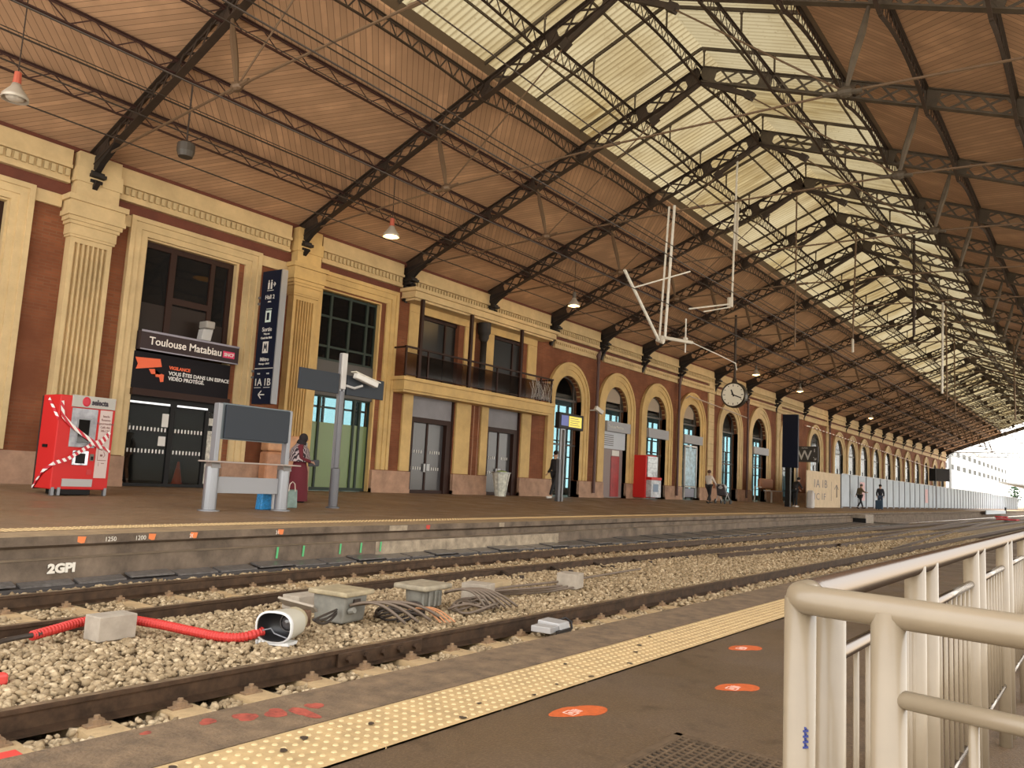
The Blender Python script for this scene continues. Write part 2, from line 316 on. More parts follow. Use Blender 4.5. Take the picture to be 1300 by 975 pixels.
# fluted pilasters
def pilaster(c,w,mat,z0=.95,zc=6.05):
    m=MB(); h=w/2; prof=[(WX,c-h),(WX+.28,c-h)]; n=7
    for k in range(n):
        a=c-h+.09+k*(w-.18)/n; s=(w-.18)/n
        prof+=[(WX+.28,a+.14*s),(WX+.19,a+.28*s),(WX+.19,a+.72*s),(WX+.28,a+.88*s)]
    prof+=[(WX+.28,c+h),(WX,c+h)]
    # axis 2 prism: poly=(x,y)
    m.prism(prof,2,z0+.35,zc-.12); wbox(m,0,.28,c-h,c+h,z0,z0+.35); wbox(m,0,.28,c-h,c+h,zc-.12,zc)
    for (e,z1,z2) in ((.04,zc,zc+.06),(.06,zc+.06,zc+.3),(.10,zc+.3,zc+.38),(.14,zc+.38,zc+.48),(.19,zc+.48,zc+.6),(.16,zc+.6,zc+.85),(.22,zc+.85,zc+.98)):
        wbox(m,0,.28+e,c-h-e,c+h+e,z1,z2)
    wbox(m,0,.33,c-h-.02,c+h+.02,zc+.98,7.42); wbox(m,0,.36,c-h-.06,c+h+.06,7.42,7.78); wbox(m,0,.30,c-h-.02,c+h+.02,7.78,8.16)
    return trim(m,mat)
pilaster(8.5,.98,cream); pilaster(14.9,.86,cream2)
# cream piers of the balcony bay, quoin piers, dado
m=MB()
for y0,y1 in ((19.6,20.08),(22.45,23.3),(23.95,24.38),(26.65,27.3)): wbox(m,0,.08,y0,y1,.95,3.7)
for y0,y1 in ((19.65,20.2),(22.7,23.3),(24.0,24.5),(26.85,27.5)): wbox(m,0,.06,y0,y1,4.2,6.61)
wbox(m,0,.06,19.65,23.3,6.62,6.9); wbox(m,0,.06,24.0,27.5,6.62,6.9)
trim(m,cream2)
m=MB()
for c in (46.35,58.9,71.8):
    for k in range(13): wbox(m,0,.10,c-.42,c+.42,.95+k*.45,.95+k*.45+.435)
    wbox(m,0,.14,c-.5,c+.5,6.8,7.8)
trim(m)
m=MB()
ops=[(3.75,6.75),(9.95,12.7),(15.7,18.3),(20.1,22.4),(24.4,26.6)]+[(c-r,c+r) for c,R_,r in arch]
y=-3
for a,b in ops: wbox(m,-.46,.13,y,a,.0,.93); wbox(m,0,.16,y,a,.0,.32); y=b
wbox(m,-.46,.13,y,134.2,0,.93)
trim(m,dado)
# arch surrounds
def archring(c,R_,r,mat):
    m=MB(); N=20
    for (ra,rb,d) in ((r,r+(R_-r)*.45,.08),(r+(R_-r)*.45,r+(R_-r)*.8,.12),(r+(R_-r)*.8,R_,.16)):
        pa=[(c-ra,.95)]+[(c-ra*cos(PI*k/N),SP+ra*sin(PI*k/N)) for k in range(N+1)]+[(c+ra,.95)]
        pb=[(c-rb,.95)]+[(c-rb*cos(PI*k/N),SP+rb*sin(PI*k/N)) for k in range(N+1)]+[(c+rb,.95)]
        for k in range(len(pa)-1):
            q=[pa[k],pa[k+1],pb[k+1],pb[k]]
            m.add([(WX+d,*p) for p in q]+[(WX-.01,*p) for p in q],[(0,3,2,1),(0,1,5,4),(2,3,7,6),(1,2,6,5),(3,0,4,7)])
    # inner reveal
    pa=[(c-r,.95)]+[(c-r*cos(PI*k/N),SP+r*sin(PI*k/N)) for k in range(N+1)]+[(c+r,.95)]
    for k in range(len(pa)-1):
        (a,b),(e,f)=pa[k],pa[k+1]; m.add([(WX+.07,a,b),(WX+.07,e,f),(WX-.2,e,f),(WX-.2,a,b)],[(0,1,2,3)])
    return trim(m,mat)
for c,R_,r in arch: archring(c,R_,r,cream2 if c<45 else cream)
# building interior: floor, ceilings, far glazed side
struct(MB().box(-34,WX-.45,-3,134,-.1,.16).build('floor_hall',M('hall_floor',(.16,.13,.11),.35)))
m=MB(); m.box(-34,WX-.46,-3,14.4,7.4,7.5); m.box(-21.05,WX-.46,14.4,19.1,7.4,7.5); m.box(-22.6,WX-.46,19.1,134,7.4,7.5); m.box(-22.6,WX-.46,28.3,134,4.75,4.9); m.box(-21.0,WX-.46,14.4,19.1,3.75,3.9)
struct(m.build('ceiling_hall',M('hall_ceiling',(.10,.08,.065),.8)))
m=MB(); m.box(-34.2,-34,-3,14.4,0,7.5); m.box(-22.65,-22.55,28.3,134,4.9,7.5); m.box(-21.05,-20.95,14.4,19.1,3.9,7.5); m.box(-21.0,-20.9,19.2,28.2,0,7.5); m.box(-21.0,WX-.46,19.1,19.25,0,7.4); m.box(-34,WX-.46,14.2,14.4,0,7.4); m.box(-22.6,-20.3,28.1,28.3,0,7.4); m.box(-34,WX-.46,-3.2,-3,0,7.4)
k=14.9
while k<134: 
    o_=1.6 if k<19 else 0
    if not 19<k<28.3: m.box(-22.66+o_,-22.54+o_,k,k+.10,0,4.75-o_/2); m.box(-22.66+o_,-22.54+o_,k+.7,k+.74,0,4.75-o_/2)
    k+=1.5
for a,b in ((14.4,19.1),(28.3,134)):
    o_=1.6 if a<19 else 0
    for z in (1.0,2.1,2.9,3.6): m.box(-22.66+o_,-22.54+o_,a,b,z,z+.06)
    m.box(-22.66+o_,-22.54+o_,a,b,0,.55)
struct(m.build('wall_hall',M('hall_wall',(.16,.14,.12),.8)))
m=MB(); m.box(-21.02,-20.98,14.4,19.1,.5,3.8); m.box(-22.62,-22.58,28.3,134,.5,4.8)
struct(m.build('window_back',glassm('cyan_back_glass',(.52,.72,.78),.25)))
wnn=[1]; dn=[1]
def win(parent_mb,mat,frames=None,fmat=brownm,name='window'):
    cnt=wnn if name=='window' else dn
    o=struct(parent_mb.build('%s_%d'%(name,cnt[0]),mat)); cnt[0]+=1
    if frames:
        frames.build('frame',fmat,o)
    return o
G=-.22
# window 0 (far left)
f=MB(); wbox(f,G-.04,G+.04,3.75,3.85,.2,6.55); wbox(f,G-.04,G+.04,6.62,6.75,.2,6.55); wbox(f,G-.04,G+.04,3.75,6.75,3.5,3.7); wbox(f,G-.04,G+.04,3.75,6.75,6.4,6.55)
g=MB(); wbox(g,G,G+.01,3.75,6.75,.2,6.55); win(g,smoke,f)
# window 1: dark upper glazing above the entrance
f=MB()
for a,b in ((9.98,10.08),(10.75,10.92),(11.95,12.08),(12.5,12.67)): wbox(f,G-.03,G+.07,a,b,4.0,6.55)
wbox(f,G-.03,G+.07,10.8,12.05,5.05,5.22); wbox(f,G-.03,G+.07,9.95,12.7,6.4,6.58)
g=MB(); wbox(g,G,G+.012,9.95,12.7,4.0,6.55); o=win(g,glassm('very_dark_glass',(.16,.13,.11),.6),f)
p=MB(); wbox(p,G-.01,G+.03,9.98,10.85,3.9,4.95); wbox(p,G-.01,G+.03,10.85,12.0,3.9,5.0); wbox(p,G-.01,G+.03,12.0,12.65,3.9,4.7); p.build('panel',brownp,o)
# entrance door under it: frame + sliding leaves
f=MB()
for a,b in ((9.97,10.05),(11.15,11.28),(12.18,12.28),(12.6,12.68)): wbox(f,-.16,-.08,a,b,.2,2.45)
wbox(f,-.18,-.04,9.95,12.7,2.28,2.62); wbox(f,-.16,-.08,9.97,12.68,.19,.27)
g=MB(); wbox(g,-.125,-.115,9.98,12.66,.2,2.4); o=win(g,glass,f,black,'door')
f=MB()
for zz in (1.05,1.62):
    y=10.1
    while y<12.15:
        if not 11.1<y<11.3: wbox(f,-.113,-.108,y,y+.04,zz,zz+.10)
        y+=.095
f.build('safety_mark',white,o)
f=MB(); wbox(f,-.11,-.10,10.95,11.13,1.75,2.1); wbox(f,-.11,-.10,10.9,11.1,1.25,1.5); f.build('notice',white,o)
f=MB(); wbox(f,-.10,-.09,12.3,12.5,1.9,2.1); wbox(f,-.11,-.10,12.3,12.58,.95,1.75);wbox(f,-.11,-.10,12.3,12.58,.3,.85); f.build('poster',M('poster_paper',(.50,.48,.42),.6,noise=(14,.5)),o)
f=MB(); wbox(f,-.05,-.03,10.0,11.1,2.31,2.36); wbox(f,-.05,-.03,11.3,12.2,2.31,2.36); f.build('lamp_strip',M('door_light',(.9,.9,.9),.4,emit=((.9,.95,1),.45)),o)
# window 2: mullioned upper, grey spandrel, green filmed doors
f=MB()
for a in (15.7,16.25,17.05,17.8,18.2): wbox(f,G-.03,G+.07,a,a+.09,4.3,6.55)
for z in (4.33,4.75,5.72,6.45): wbox(f,G-.03,G+.06,15.7,18.3,z,z+.07)
g=MB(); wbox(g,G,G+.012,15.7,18.3,4.3,6.55); win(g,smoke,f,trimg)
g=MB(); wbox(g,G,G+.1,15.7,18.3,3.35,4.33); wbox(g,G,G+.14,15.7,18.3,3.2,3.4); struct(g.build('window_%d'%wnn[0],M('grey_spandrel',(.075,.068,.062),.6))); wnn[0]+=1
f=MB()
for a in (15.7,16.1,17.0,17.55,17.8,18.22): wbox(f,G-.03,G+.07,a,a+.08,.25,3.3)
wbox(f,G-.03,G+.07,15.7,18.3,.2,.3); wbox(f,G-.03,G+.07,15.7,18.3,3.15,3.3)
g=MB(); wbox(g,G,G+.012,15.7,18.3,.2,3.3); o=win(g,glass,f,trimg,'door')
f=MB(); wbox(f,G+.015,G+.025,15.75,18.25,.3,2.35); f.build('frosted_film',greenf,o)
# two brown double doors below the balcony
for i,(a,b) in enumerate(((20.1,22.4),(24.4,26.6))):
    f=MB(); wbox(f,-.42,-.05,a,a+.22,.15,2.85); wbox(f,-.42,-.05,b-.32,b-.05,.15,2.85); wbox(f,-.3,-.05,a,b,2.72,2.9); c=(a+b)/2-.06; wbox(f,-.26,-.18,c-.04,c+.04,.2,2.75); wbox(f,-.42,-.02,b-.05,b,.15,3.72); wbox(f,-.26,-.1,a+.2,b-.3,.17,.3)
    g=MB(); wbox(g,-.24,-.22,a+.2,b-.3,.2,2.75); o=win(g,greyf,f,brownm,'door')
    h=MB(); wbox(h,-.12,-.1,a,b-.05,2.9,3.72); h.build('transom_panel',M('lilac_grey_panel',(.20,.19,.205),.5,noise=(1.5,.1)),o)
    h=MB()
    for zz in (1.02,1.62):
        y=a+.35
        while y<b-.45:
            if abs(y-c)>.18: wbox(h,-.215,-.205,y,y+.035,zz,zz+.11)
            y+=.12
    h.build('safety_mark',white,o); h=MB(); wbox(h,-.20,-.15,c-.12,c-.02,.95,1.25); wbox(h,-.20,-.17,c+.05,c+.22,1.0,1.25); h.build('lock_plate',M('lock_grey',(.3,.3,.3),.4,.5),o)
# upper windows behind the balcony
for a,b in ((20.25,22.65),(24.5,26.85)):
    g=MB(); wbox(g,-.2,-.19,a,b,4.25,6.65); f=MB(); wbox(f,-.22,-.12,a,a+.12,4.25,6.62); wbox(f,-.22,-.12,b-.16,b,4.25,6.62); wbox(f,-.22,-.12,a,b,6.5,6.62); wbox(f,-.22,-.14,a+1.5,a+1.58,4.25,6.62)
    o=win(g,glassm('brown_black_glass%d'%a,(.12,.09,.07),.7,.3),f)
# arch glazing
fascia_t={34.6:1,39.0:1,43.55:1,54.9:1}
for c,R_,r in arch:
    G=-.22 if c<60 else -.07
    g=MB(); N=14; pts=[(c-r,.2)]+[(c-r*cos(PI*k/N),SP+r*sin(PI*k/N)) for k in range(N+1)]+[(c+r,.2)]
    g.add([(WX+G,*p) for p in pts],[tuple(range(len(pts)))])
    f=MB(); 
    for y in (c-r*.72,c+r*.72): wbox(f,G-.04,G+.05,y-.04,y+.04,.2,SP+.6*r)
    wbox(f,G-.04,G+.05,c-.03,c+.03,.2,3.3)
    wbox(f,G-.04,G+.05,c-r,c+r,4.55,4.65); wbox(f,G-.04,G+.05,c-r,c+r,2.5,2.58)
    prv=None
    for k in range(N+1):
        p=(WX+G,c-(r-.04)*cos(PI*k/N),SP+(r-.04)*sin(PI*k/N))
        if prv: f.bar(prv,p,.08,.08)
        prv=p
    o=win(g,glass if c<60 else (MC.get('sky_glass') or glassm('sky_glass',(.8,.88,.9),.6,.06,(.10,.12,.13))),f,M('bronze_frame',(.06,.045,.035),.5))
    if c in fascia_t or 33<c<60 and c!=49.5:
        h=MB(); wbox(h,G+.05,.22,c-r,c+r+.1,3.45,3.95); b=h.build('sign_band',M('grey_sign_band',(.28,.28,.30),.5),o)
        if c==34.6: text('lettering','Toulouse Matabiau',.19,(WX+.225,c-r+.12,3.62),FX,white,o)
    if c<45: 
        h=MB(); N=10; pp=[(c-(r-.25)*cos(PI*k/N),SP+.35+(r-.35)*sin(PI*k/N)) for k in range(N+1)]; 
        if c>33: h.add([(WX+G+.02,*p) for p in pp],[tuple(range(len(pp)))]); h.build('tympanum_panel',M('taupe_panel',(.34,.27,.20),.7),o)
# door leaves in arch 2 (red) and arch 4 (poster frame)
f=MB(); wbox(f,-.15,-.08,33.5,34.4,.2,2.6); wbox(f,-.15,-.08,34.4,35.6,.2,2.6)
o=struct(f.build('door_%d'%dn[0],M('grey_brown_door',(.20,.15,.14),.5))); dn[0]+=1
f=MB(); wbox(f,-.078,-.05,34.45,35.25,.25,2.25); f.build('poster',M('dark_red_poster',(.30,.02,.02),.45,noise=(3,.3)),o)
f=MB(); wbox(f,-.078,-.05,34.5,35.2,2.28,2.55); f.build('notice',white,o)
f=MB(); wbox(f,-.1,0,33.5,35.7,2.6,3.45); f.build('transom_panel',M('blue_grey_panel',(.42,.45,.50),.5),o)
f=MB()
for k in range(6): wbox(f,-.02,.01,33.6,34.5,2.75+k*.1,2.79+k*.1)
f.build('vent_grille',M('vent_dark',(.12,.11,.11),.5),o)
# ================================================================= balcony
bal=empty('balcony',(-19.5,23.6,3.75),'ochre balcony slab with brown posts and smoked glass balustrade','balcony')
def L(o): return o.location
def lm(par): return -Vector(par.location)
def rel(m,par):
    l=par.location; m.v=[(a-l[0],b-l[1],c-l[2]) for a,b,c in m.v]; return m
m=MB(); m.box(WX-.0,-19.1,18.95,27.95,3.72,4.08); m.box(WX,-19.02,18.85,28.05,4.04,4.16); m.box(WX,-19.18,19.0,27.9,3.64,3.72); rel(m,bal).build('slab',cream2,bal)
m=MB(); m.box(WX,-19.1,19.2,28.0,6.98,7.24); m.box(WX,-19.0,19.1,28.1,7.2,7.32); m.box(WX,-19.2,19.3,27.9,6.9,6.98); rel(m,bal).build('canopy',cream,bal)
for y in (19.6,22.3,25.5): m=MB(); m.box(-19.16,-19.05,y-.06,y+.06,4.16,6.95); rel(m,bal).build('post',brownm,bal)
for y in (18.95,20.05,24.0,27.0,27.8): m=MB(); m.box(-19.13,-19.07,y-.03,y+.03,4.16,5.2); rel(m,bal).build('baluster_post',brownm,bal)
m=MB(); m.box(-19.14,-19.06,18.9,27.9,5.16,5.22); m.box(-19.12,-19.08,18.9,27.9,4.98,5.0);m.box(-19.12,-19.08,18.9,27.9,4.22,4.25); m.box(WX,-19.1,18.9,18.95,5.14,5.2);m.box(WX,-19.1,27.85,27.9,5.14,5.2); rel(m,bal).build('handrail',brownm,bal)
for a,b in ((19.0,19.55),(19.7,22.22),(22.4,23.95),(24.05,25.42),(25.6,26.95),(27.05,27.75)):
    m=MB(); m.box(-19.105,-19.095,a,b,4.24,4.98); rel(m,bal).build('glass_panel',glassm('balcony_glass',(.62,.52,.45),.22,.08) if 'balcony_glass' not in MC else MC['balcony_glass'],bal)
m=MB()
for k in range(34): 
    y=26.3+k*.042; z=4.2+random.random()*.15; m.tube([(-19.06,y,z),(-19.03+random.random()*.04,y+random.uniform(-.1,.1),4.5+random.random()*.2),(-19.06,y+random.uniform(-.25,.25),4.85+random.random()*.3)],.0045,4)
tag(m.build('wire_coil',M('galvanised_wire',(.5,.48,.46),.4,.6)),'tangled galvanised anti-climb wire at the right end of the balcony','wire',kind='stuff')
# ================================================================= roof
RX=-8.76; RZ=12.3; SL=.385
def rz(x): return RZ-SL*abs(x-RX)
def trussmesh():
    out={}
    for s in (-1,1):
        m=MB(); Ln=11.15; n=22
        def P(d,o,y=0): return (s*(d*cos(a)+o*sin(a)), y, -d*sin(a)+o*cos(a))
        a=math.atan(SL); Ls=Ln/cos(a)
        for o in (-.21,.21): m.bar(P(.0,o),P(Ls,o),.18,.022,up=P(0,1)); m.bar(P(0,o*.86),P(Ls,o*.86),.016,.07,up=P(0,1))
        for k in range(n):
            d0=Ls*k/n; d1=Ls*(k+1)/n
            m.bar(P(d0,-.2,.02),P(d1,.2,.02),.012,.055,up=P(0,1)); m.bar(P(d0,.2,-.02),P(d1,-.2,-.02),.012,.055,up=P(0,1))
        for d in (1.8/1,3.85,5.7,7.45,9.15,10.4): m.bar(P(d/cos(a)-.17,0),P(d/cos(a)+.17,0),.03,.42,up=P(0,1))
        m.bar(P(0,0),P(.45,0),.035,.44,up=P(0,1)); m.bar(P(Ls-.7,0),P(Ls,0),.035,.44,up=P(0,1))
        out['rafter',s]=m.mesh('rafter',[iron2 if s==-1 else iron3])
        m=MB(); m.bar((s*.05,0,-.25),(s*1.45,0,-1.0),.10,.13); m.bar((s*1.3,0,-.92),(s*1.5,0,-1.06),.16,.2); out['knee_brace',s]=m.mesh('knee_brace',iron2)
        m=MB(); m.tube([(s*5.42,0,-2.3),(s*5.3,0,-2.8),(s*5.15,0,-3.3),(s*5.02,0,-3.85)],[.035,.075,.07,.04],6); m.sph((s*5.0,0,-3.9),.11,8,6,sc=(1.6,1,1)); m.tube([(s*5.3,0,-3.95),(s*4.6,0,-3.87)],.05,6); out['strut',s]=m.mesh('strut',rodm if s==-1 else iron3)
        m=MB(); m.tube([(s*5,0,-3.9),(s*10.5,0,-4.2)],.028,6); m.tube([(s*5,0,-3.9),(s*1.45,0,-1.05)],.02,6); out['tie_rod',s]=m.mesh('tie_rod',rodm)
    m=MB(); m.tube([(-5,0,-3.9),(0,0,-3.82),(5,0,-3.9)],.026,6); m.tube([(-.2,0,-3.82),(.2,0,-3.82)],.045,6); out['tie_rod',0]=m.mesh('tie_rod',rodm)
    m=MB(); X0=WX-RX
    m.prism([(X0+.15,-4.66),(X0+.35,-4.60),(X0+.62,-4.38),(X0+1.0,-4.18),(X0+1.25,-4.0),(X0+.15,-4.2)],1,-.07,.07)
    m.prism([(X0+.05,-5.42),(X0+.10,-5.46),(X0+.20,-5.18),(X0+.34,-4.98),(X0+.50,-4.85),(X0+.44,-4.78),(X0+.22,-4.95),(X0+.10,-5.1)],1,-.06,.06)
    m.box(X0+.03,X0+.52,-.17,.17,-4.72,-4.64); m.box(X0+.03,X0+.40,-.14,.14,-4.84,-4.77); m.box(X0+.0,X0+.10,-.10,.10,-5.4,-4.2); m.box(X0+.03,X0+.30,-.12,.12,-4.77,-4.72)
    m.tube([(X0+.38,-.15,-4.62),(X0+.38,.15,-4.62)],.07,10); m.tube([(X0+.20,-.13,-4.98),(X0+.20,.13,-4.98)],.07,10)
    out['bracket',0]=m.mesh('bracket',iron)
    return out
TM=trussmesh()
ordn=['first','second','third','fourth','fifth','sixth','seventh','eighth','ninth','tenth']
for i,y in enumerate(TY):
    lab='dark iron lattice roof truss, %s one counting from the left edge'%ordn[i] if i<10 else 'distant dark iron lattice roof truss near the far end of the hall'
    t=empty('roof_truss',(RX,y,RZ),lab,'roof truss','roof trusses across the station hall')
    for (nm,s),me in TM.items():
        if nm=='knee_brace' and i>14: continue
        o=bpy.data.objects.new(nm,me); C.objects.link(o); o.parent=t
def purlmesh(arch_d,depth,mat,n=12,tw=.10,bw_=.065):
    m=MB(); bot=lambda t: -depth-arch_d*(2*t-1)**2
    m.box(-tw/2,tw/2,0,1,-.02,.0); m.box(-.008,.008,0,1,-.06,0)
    K=12
    for k in range(K): m.bar((0,k/K,bot(k/K)),(0,(k+1)/K,bot((k+1)/K)),bw_,.03)
    for k in range(n):
        a,b=(k/n),((k+1)/n); z=bot((a+b)/2); mid=(a+b)/2
        m.bar((0,a,-.02),(0,mid,z),.012,.007); m.bar((0,mid,z),(0,b,-.02),.012,.007)
    return m.mesh('roof_purlin',mat)
PMs=purlmesh(0,.34,purl,7,.12,.07); PMa=purlmesh(.16,.34,iron2,13,.09,.06); PMr=purlmesh(.30,.32,iron2,13,.12,.07)
PX=[(-17.85,PMs),(-16.15,PMs),(-14.45,PMs),(-12.65,PMa),(-10.8,PMa),(RX,PMa),(-6.75,PMa),(-4.93,PMr),(-3.15,PMr),(-1.4,PMr),(.4,PMr)]
plab={0:'nearest the wall',1:'second row from the wall',2:'third row from the wall',3:'left edge of the skylight',4:'left half of the skylight',5:'along the ridge',6:'right half of the skylight',7:'right edge of the skylight',8:'first row right of the skylight',9:'second row right of the skylight',10:'outermost right row'}
YB=[2.0]+TY
for j,(x,me) in enumerate(PX):
    for a,b in zip(YB,YB[1:]):
        if a>110: continue
        if j>=9 and a>90: continue
        o=bpy.data.objects.new('roof_purlin',me); C.objects.link(o); o.location=(x,a,rz(x)+.22); o.scale=(1,b-a,1)
        tag(o,'riveted iron lattice purlin spanning two trusses, '+plab[j],'purlin','lattice purlins, '+plab[j])
# boarded ceilings
for side,xs in (('left',[-19.95,-17.85,-16.15,-14.45,-12.5]),('right',[-5.05,-3.15,-1.4,.4,2.35])):
    m=MB()
    for k,(a,b) in enumerate(zip(xs,xs[1:])):
        za,zb=rz(a)+.24,rz(b)+.24
        for y0,y1 in ((-1,134.5),):
            m.add([(a,y0,za),(b,y0,zb),(b,y1,zb),(a,y1,za),(a,y0,za+.06),(b,y0,zb+.06),(b,y1,zb+.06),(a,y1,za+.06)],[(0,1,2,3),(7,6,5,4),(0,4,5,1),(2,6,7,3),(1,5,6,2),(3,7,4,0)],k%2)
    struct(m.build('ceiling_'+side,[wood_a,wood_b]))
# corrugated translucent skylight raised on posts
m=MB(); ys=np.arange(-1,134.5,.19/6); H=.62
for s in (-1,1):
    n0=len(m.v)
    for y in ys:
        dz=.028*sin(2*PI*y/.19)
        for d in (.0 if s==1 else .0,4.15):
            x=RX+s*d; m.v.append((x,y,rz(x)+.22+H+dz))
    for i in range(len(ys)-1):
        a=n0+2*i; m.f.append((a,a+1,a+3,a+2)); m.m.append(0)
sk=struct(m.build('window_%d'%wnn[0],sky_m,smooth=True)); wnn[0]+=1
m=MB()
for y in [t for a,b in zip(YB,YB[1:]) for t in (a,(a+b)/2)]:
    for s in (-1,1): m.bar((RX,y,RZ+.22+H-.07),(RX+s*4.05,y,rz(RX+4.05)+.22+H-.07),.06,.08)
    if y<75:
        for d in (-3.95,-2.05,0.08,2.05,3.85): x=RX+d; m.tube([(x,y,rz(x)+.2),(x,y,rz(x)+.22+H-.1)],.028,6); m.sph((x,y,rz(x)+.22+H-.14),.05,6,4)
for d in (-2.95,-1.1,1.1,2.95): x=RX+d; m.box(x-.02,x+.02,-1,134,rz(x)+.22+H-.1,rz(x)+.22+H-.04)
m.build('glazing_bar',iron3,sk)
m=MB()
for s in (-1,1):
    x=RX+s*3.97; z=rz(x)+.22; m.box(x-.10,x+.06,-1,134.3,z+.02,z+(.62 if s==-1 else .24))
m.build('kerb_beam',M('kerb_beam_paint',(.10,.066,.038),.7),sk)
# gable frame at far end
m=MB(); m.bar((-19.8,134.3,8.15),(RX,134.3,RZ),.1,.5); m.bar((RX,134.3,RZ),(2.3,134.3,8.1),.1,.5)
trim(m,M('gable_paint',(.30,.27,.24),.6))
# columns carrying the right-hand eaves (out of frame to the right, hold up the roof)
for y in TY[::2]:
    m=MB(); m.lathe([(.32,0),(.32,.5),(.2,.6),(.16,3),(.15,7.3),(.28,7.6),(.28,7.75)],12); o=m.build('iron_column',iron3,loc=(2.3,y,ZB)); tag(o,'cast iron column under the right eaves','column','cast iron columns under the right eaves')
# ================================================================= tracks
def ry(pl,y):
    if y<=pl[0][1]: 
        (x0,y0),(x1,y1)=pl[0],pl[1]; return x0+(x1-x0)*(y-y0)/(y1-y0)
    for (x0,y0),(x1,y1) in zip(pl,pl[1:]):
        if y0<=y<=y1: return x0+(x1-x0)*(y-y0)/(y1-y0)
    return pl[-1][0]
R1=[(-4.93,0),(-4.95,140)]; R2=[(-7.15,0),(-7.27,2.8),(-7.43,4.3),(-7.66,6.8),(-7.8,9.6),(-7.75,14),(-7.6,20),(-7.6,27.5),(-7.7,60),(-7.7,140)]; R3=[(-8.65,0),(-8.76,3.35),(-8.93,5),(-9.05,7.5),(-9.17,11.1),(-9.2,14),(-9.1,20),(-9.05,33),(-9.14,60),(-9.14,140)]
R4=[(-7.0,17),(-6.6,24),(-6.45,34),(-6.4,60),(-6.4,140)]; R5=[(-5.1,25),(-5.9,38),(-7.2,62),(-7.6,72)]; R6=[(-6.5,25),(-7.3,38),(-8.6,62),(-9.1,72)]; R7=[(-9.3,27),(-9.9,38),(-10.2,55)]
prof=[(-.07,-.155),(.07,-.155),(.07,-.145),(.012,-.125),(.012,-.035),(.035,-.028),(.035,-.004),(.03,0),(-.03,0),(-.035,-.004),(-.035,-.028),(-.012,-.035),(-.012,-.125),(-.07,-.145)]
def rail(pl,lab,y0=0,y1=140):
    ys=[y for _,y in pl if y0<=y<=y1]; m=MB(); n=len(prof)
    for y in ys:
        x=ry(pl,y)
        for a,b in prof: m.v.append((x+a,y,ZR+b))
    for i in range(len(ys)-1):
        for k in range(n): k2=(k+1)%n; m.f.append((i*n+k,i*n+k2,(i+1)*n+k2,(i+1)*n+k)); m.m.append(1 if k==7 else 0)
    m.f.append(tuple(range(n))); m.m.append(0); m.f.append(tuple((len(ys)-1)*n+k for k in range(n))[::-1]); m.m.append(0)
    return tag(m.build('steel_rail',[railm,railtop]),lab,'rail')
rail(R1,'rusty steel rail nearest the camera platform'); rail(R2,'rusty steel rail, middle one, behind the grey track boxes'); rail(R3,'rusty steel rail closest to the far platform wall')
rail(R4,'distant steel rail starting between the near rail and middle rail'); rail(R5,'distant curved switch rail crossing left of the long handrail'); rail(R6,'distant curved switch rail, farther of the crossing pair',25,72); rail(R7,'short distant rail beside the far platform wall',27,55)
# sleepers
def sleep(cx,y,Ls,lab,grp,rot=0,plates=()):
    m=MB(); w=.13; m.prism([(-w,-.14),(w,-.14),(w*.85,0),(-w*.85,0)],0,-Ls/2,Ls/2)
    o=m.build('railway_sleeper',sleeper,loc=(cx,y,ZR-.16)); o.rotation_euler=(0,0,rot); tag(o,lab,'sleeper',grp)
    for px in plates:
        q=MB(); q.box(px-.15,px+.15,-.07,.07,0,.012); q.box(px-.14,px-.08,-.035,.035,.012,.04); q.box(px+.08,px+.14,-.035,.035,.012,.04); q.tube([(px-.11,0,.03),(px-.11,0,.06)],.018,6); q.tube([(px+.11,0,.03),(px+.11,0,.06)],.018,6)
        q.build('rail_chair',M('rusty_chair',(.24,.15,.08),.8,noise=(20,.4)),o)
y=1.92; k=0
while y<18: sleep(-4.85,y,1.9,'pale concrete sleeper end showing beside the near rail','sleepers under the near rail',0,(-.09,)); y+=.53; k+=1
y=1.6
while y<20: sleep((ry(R2,y)+ry(R3,y))/2,y,2.3,'pale sleeper between the two farther rails','sleepers between the far pair of rails',.03,(-.74,.72)); y+=.6
# fishplate with bolts
m=MB(); m.box(-.012,.012,0,.95,-.06,.05); o=m.build('fishplate',railm,loc=(-4.90,4.34,ZR-.075),bevel=.004); tag(o,'rusty bolted fishplate joining the near rail','fishplate')
for k in range(5): MB().lathe([(0,.012),(.028,.012),(.028,.045),(0,.045)],6,(0,.1+k*.19,0),0).build('bolt',railm,o)
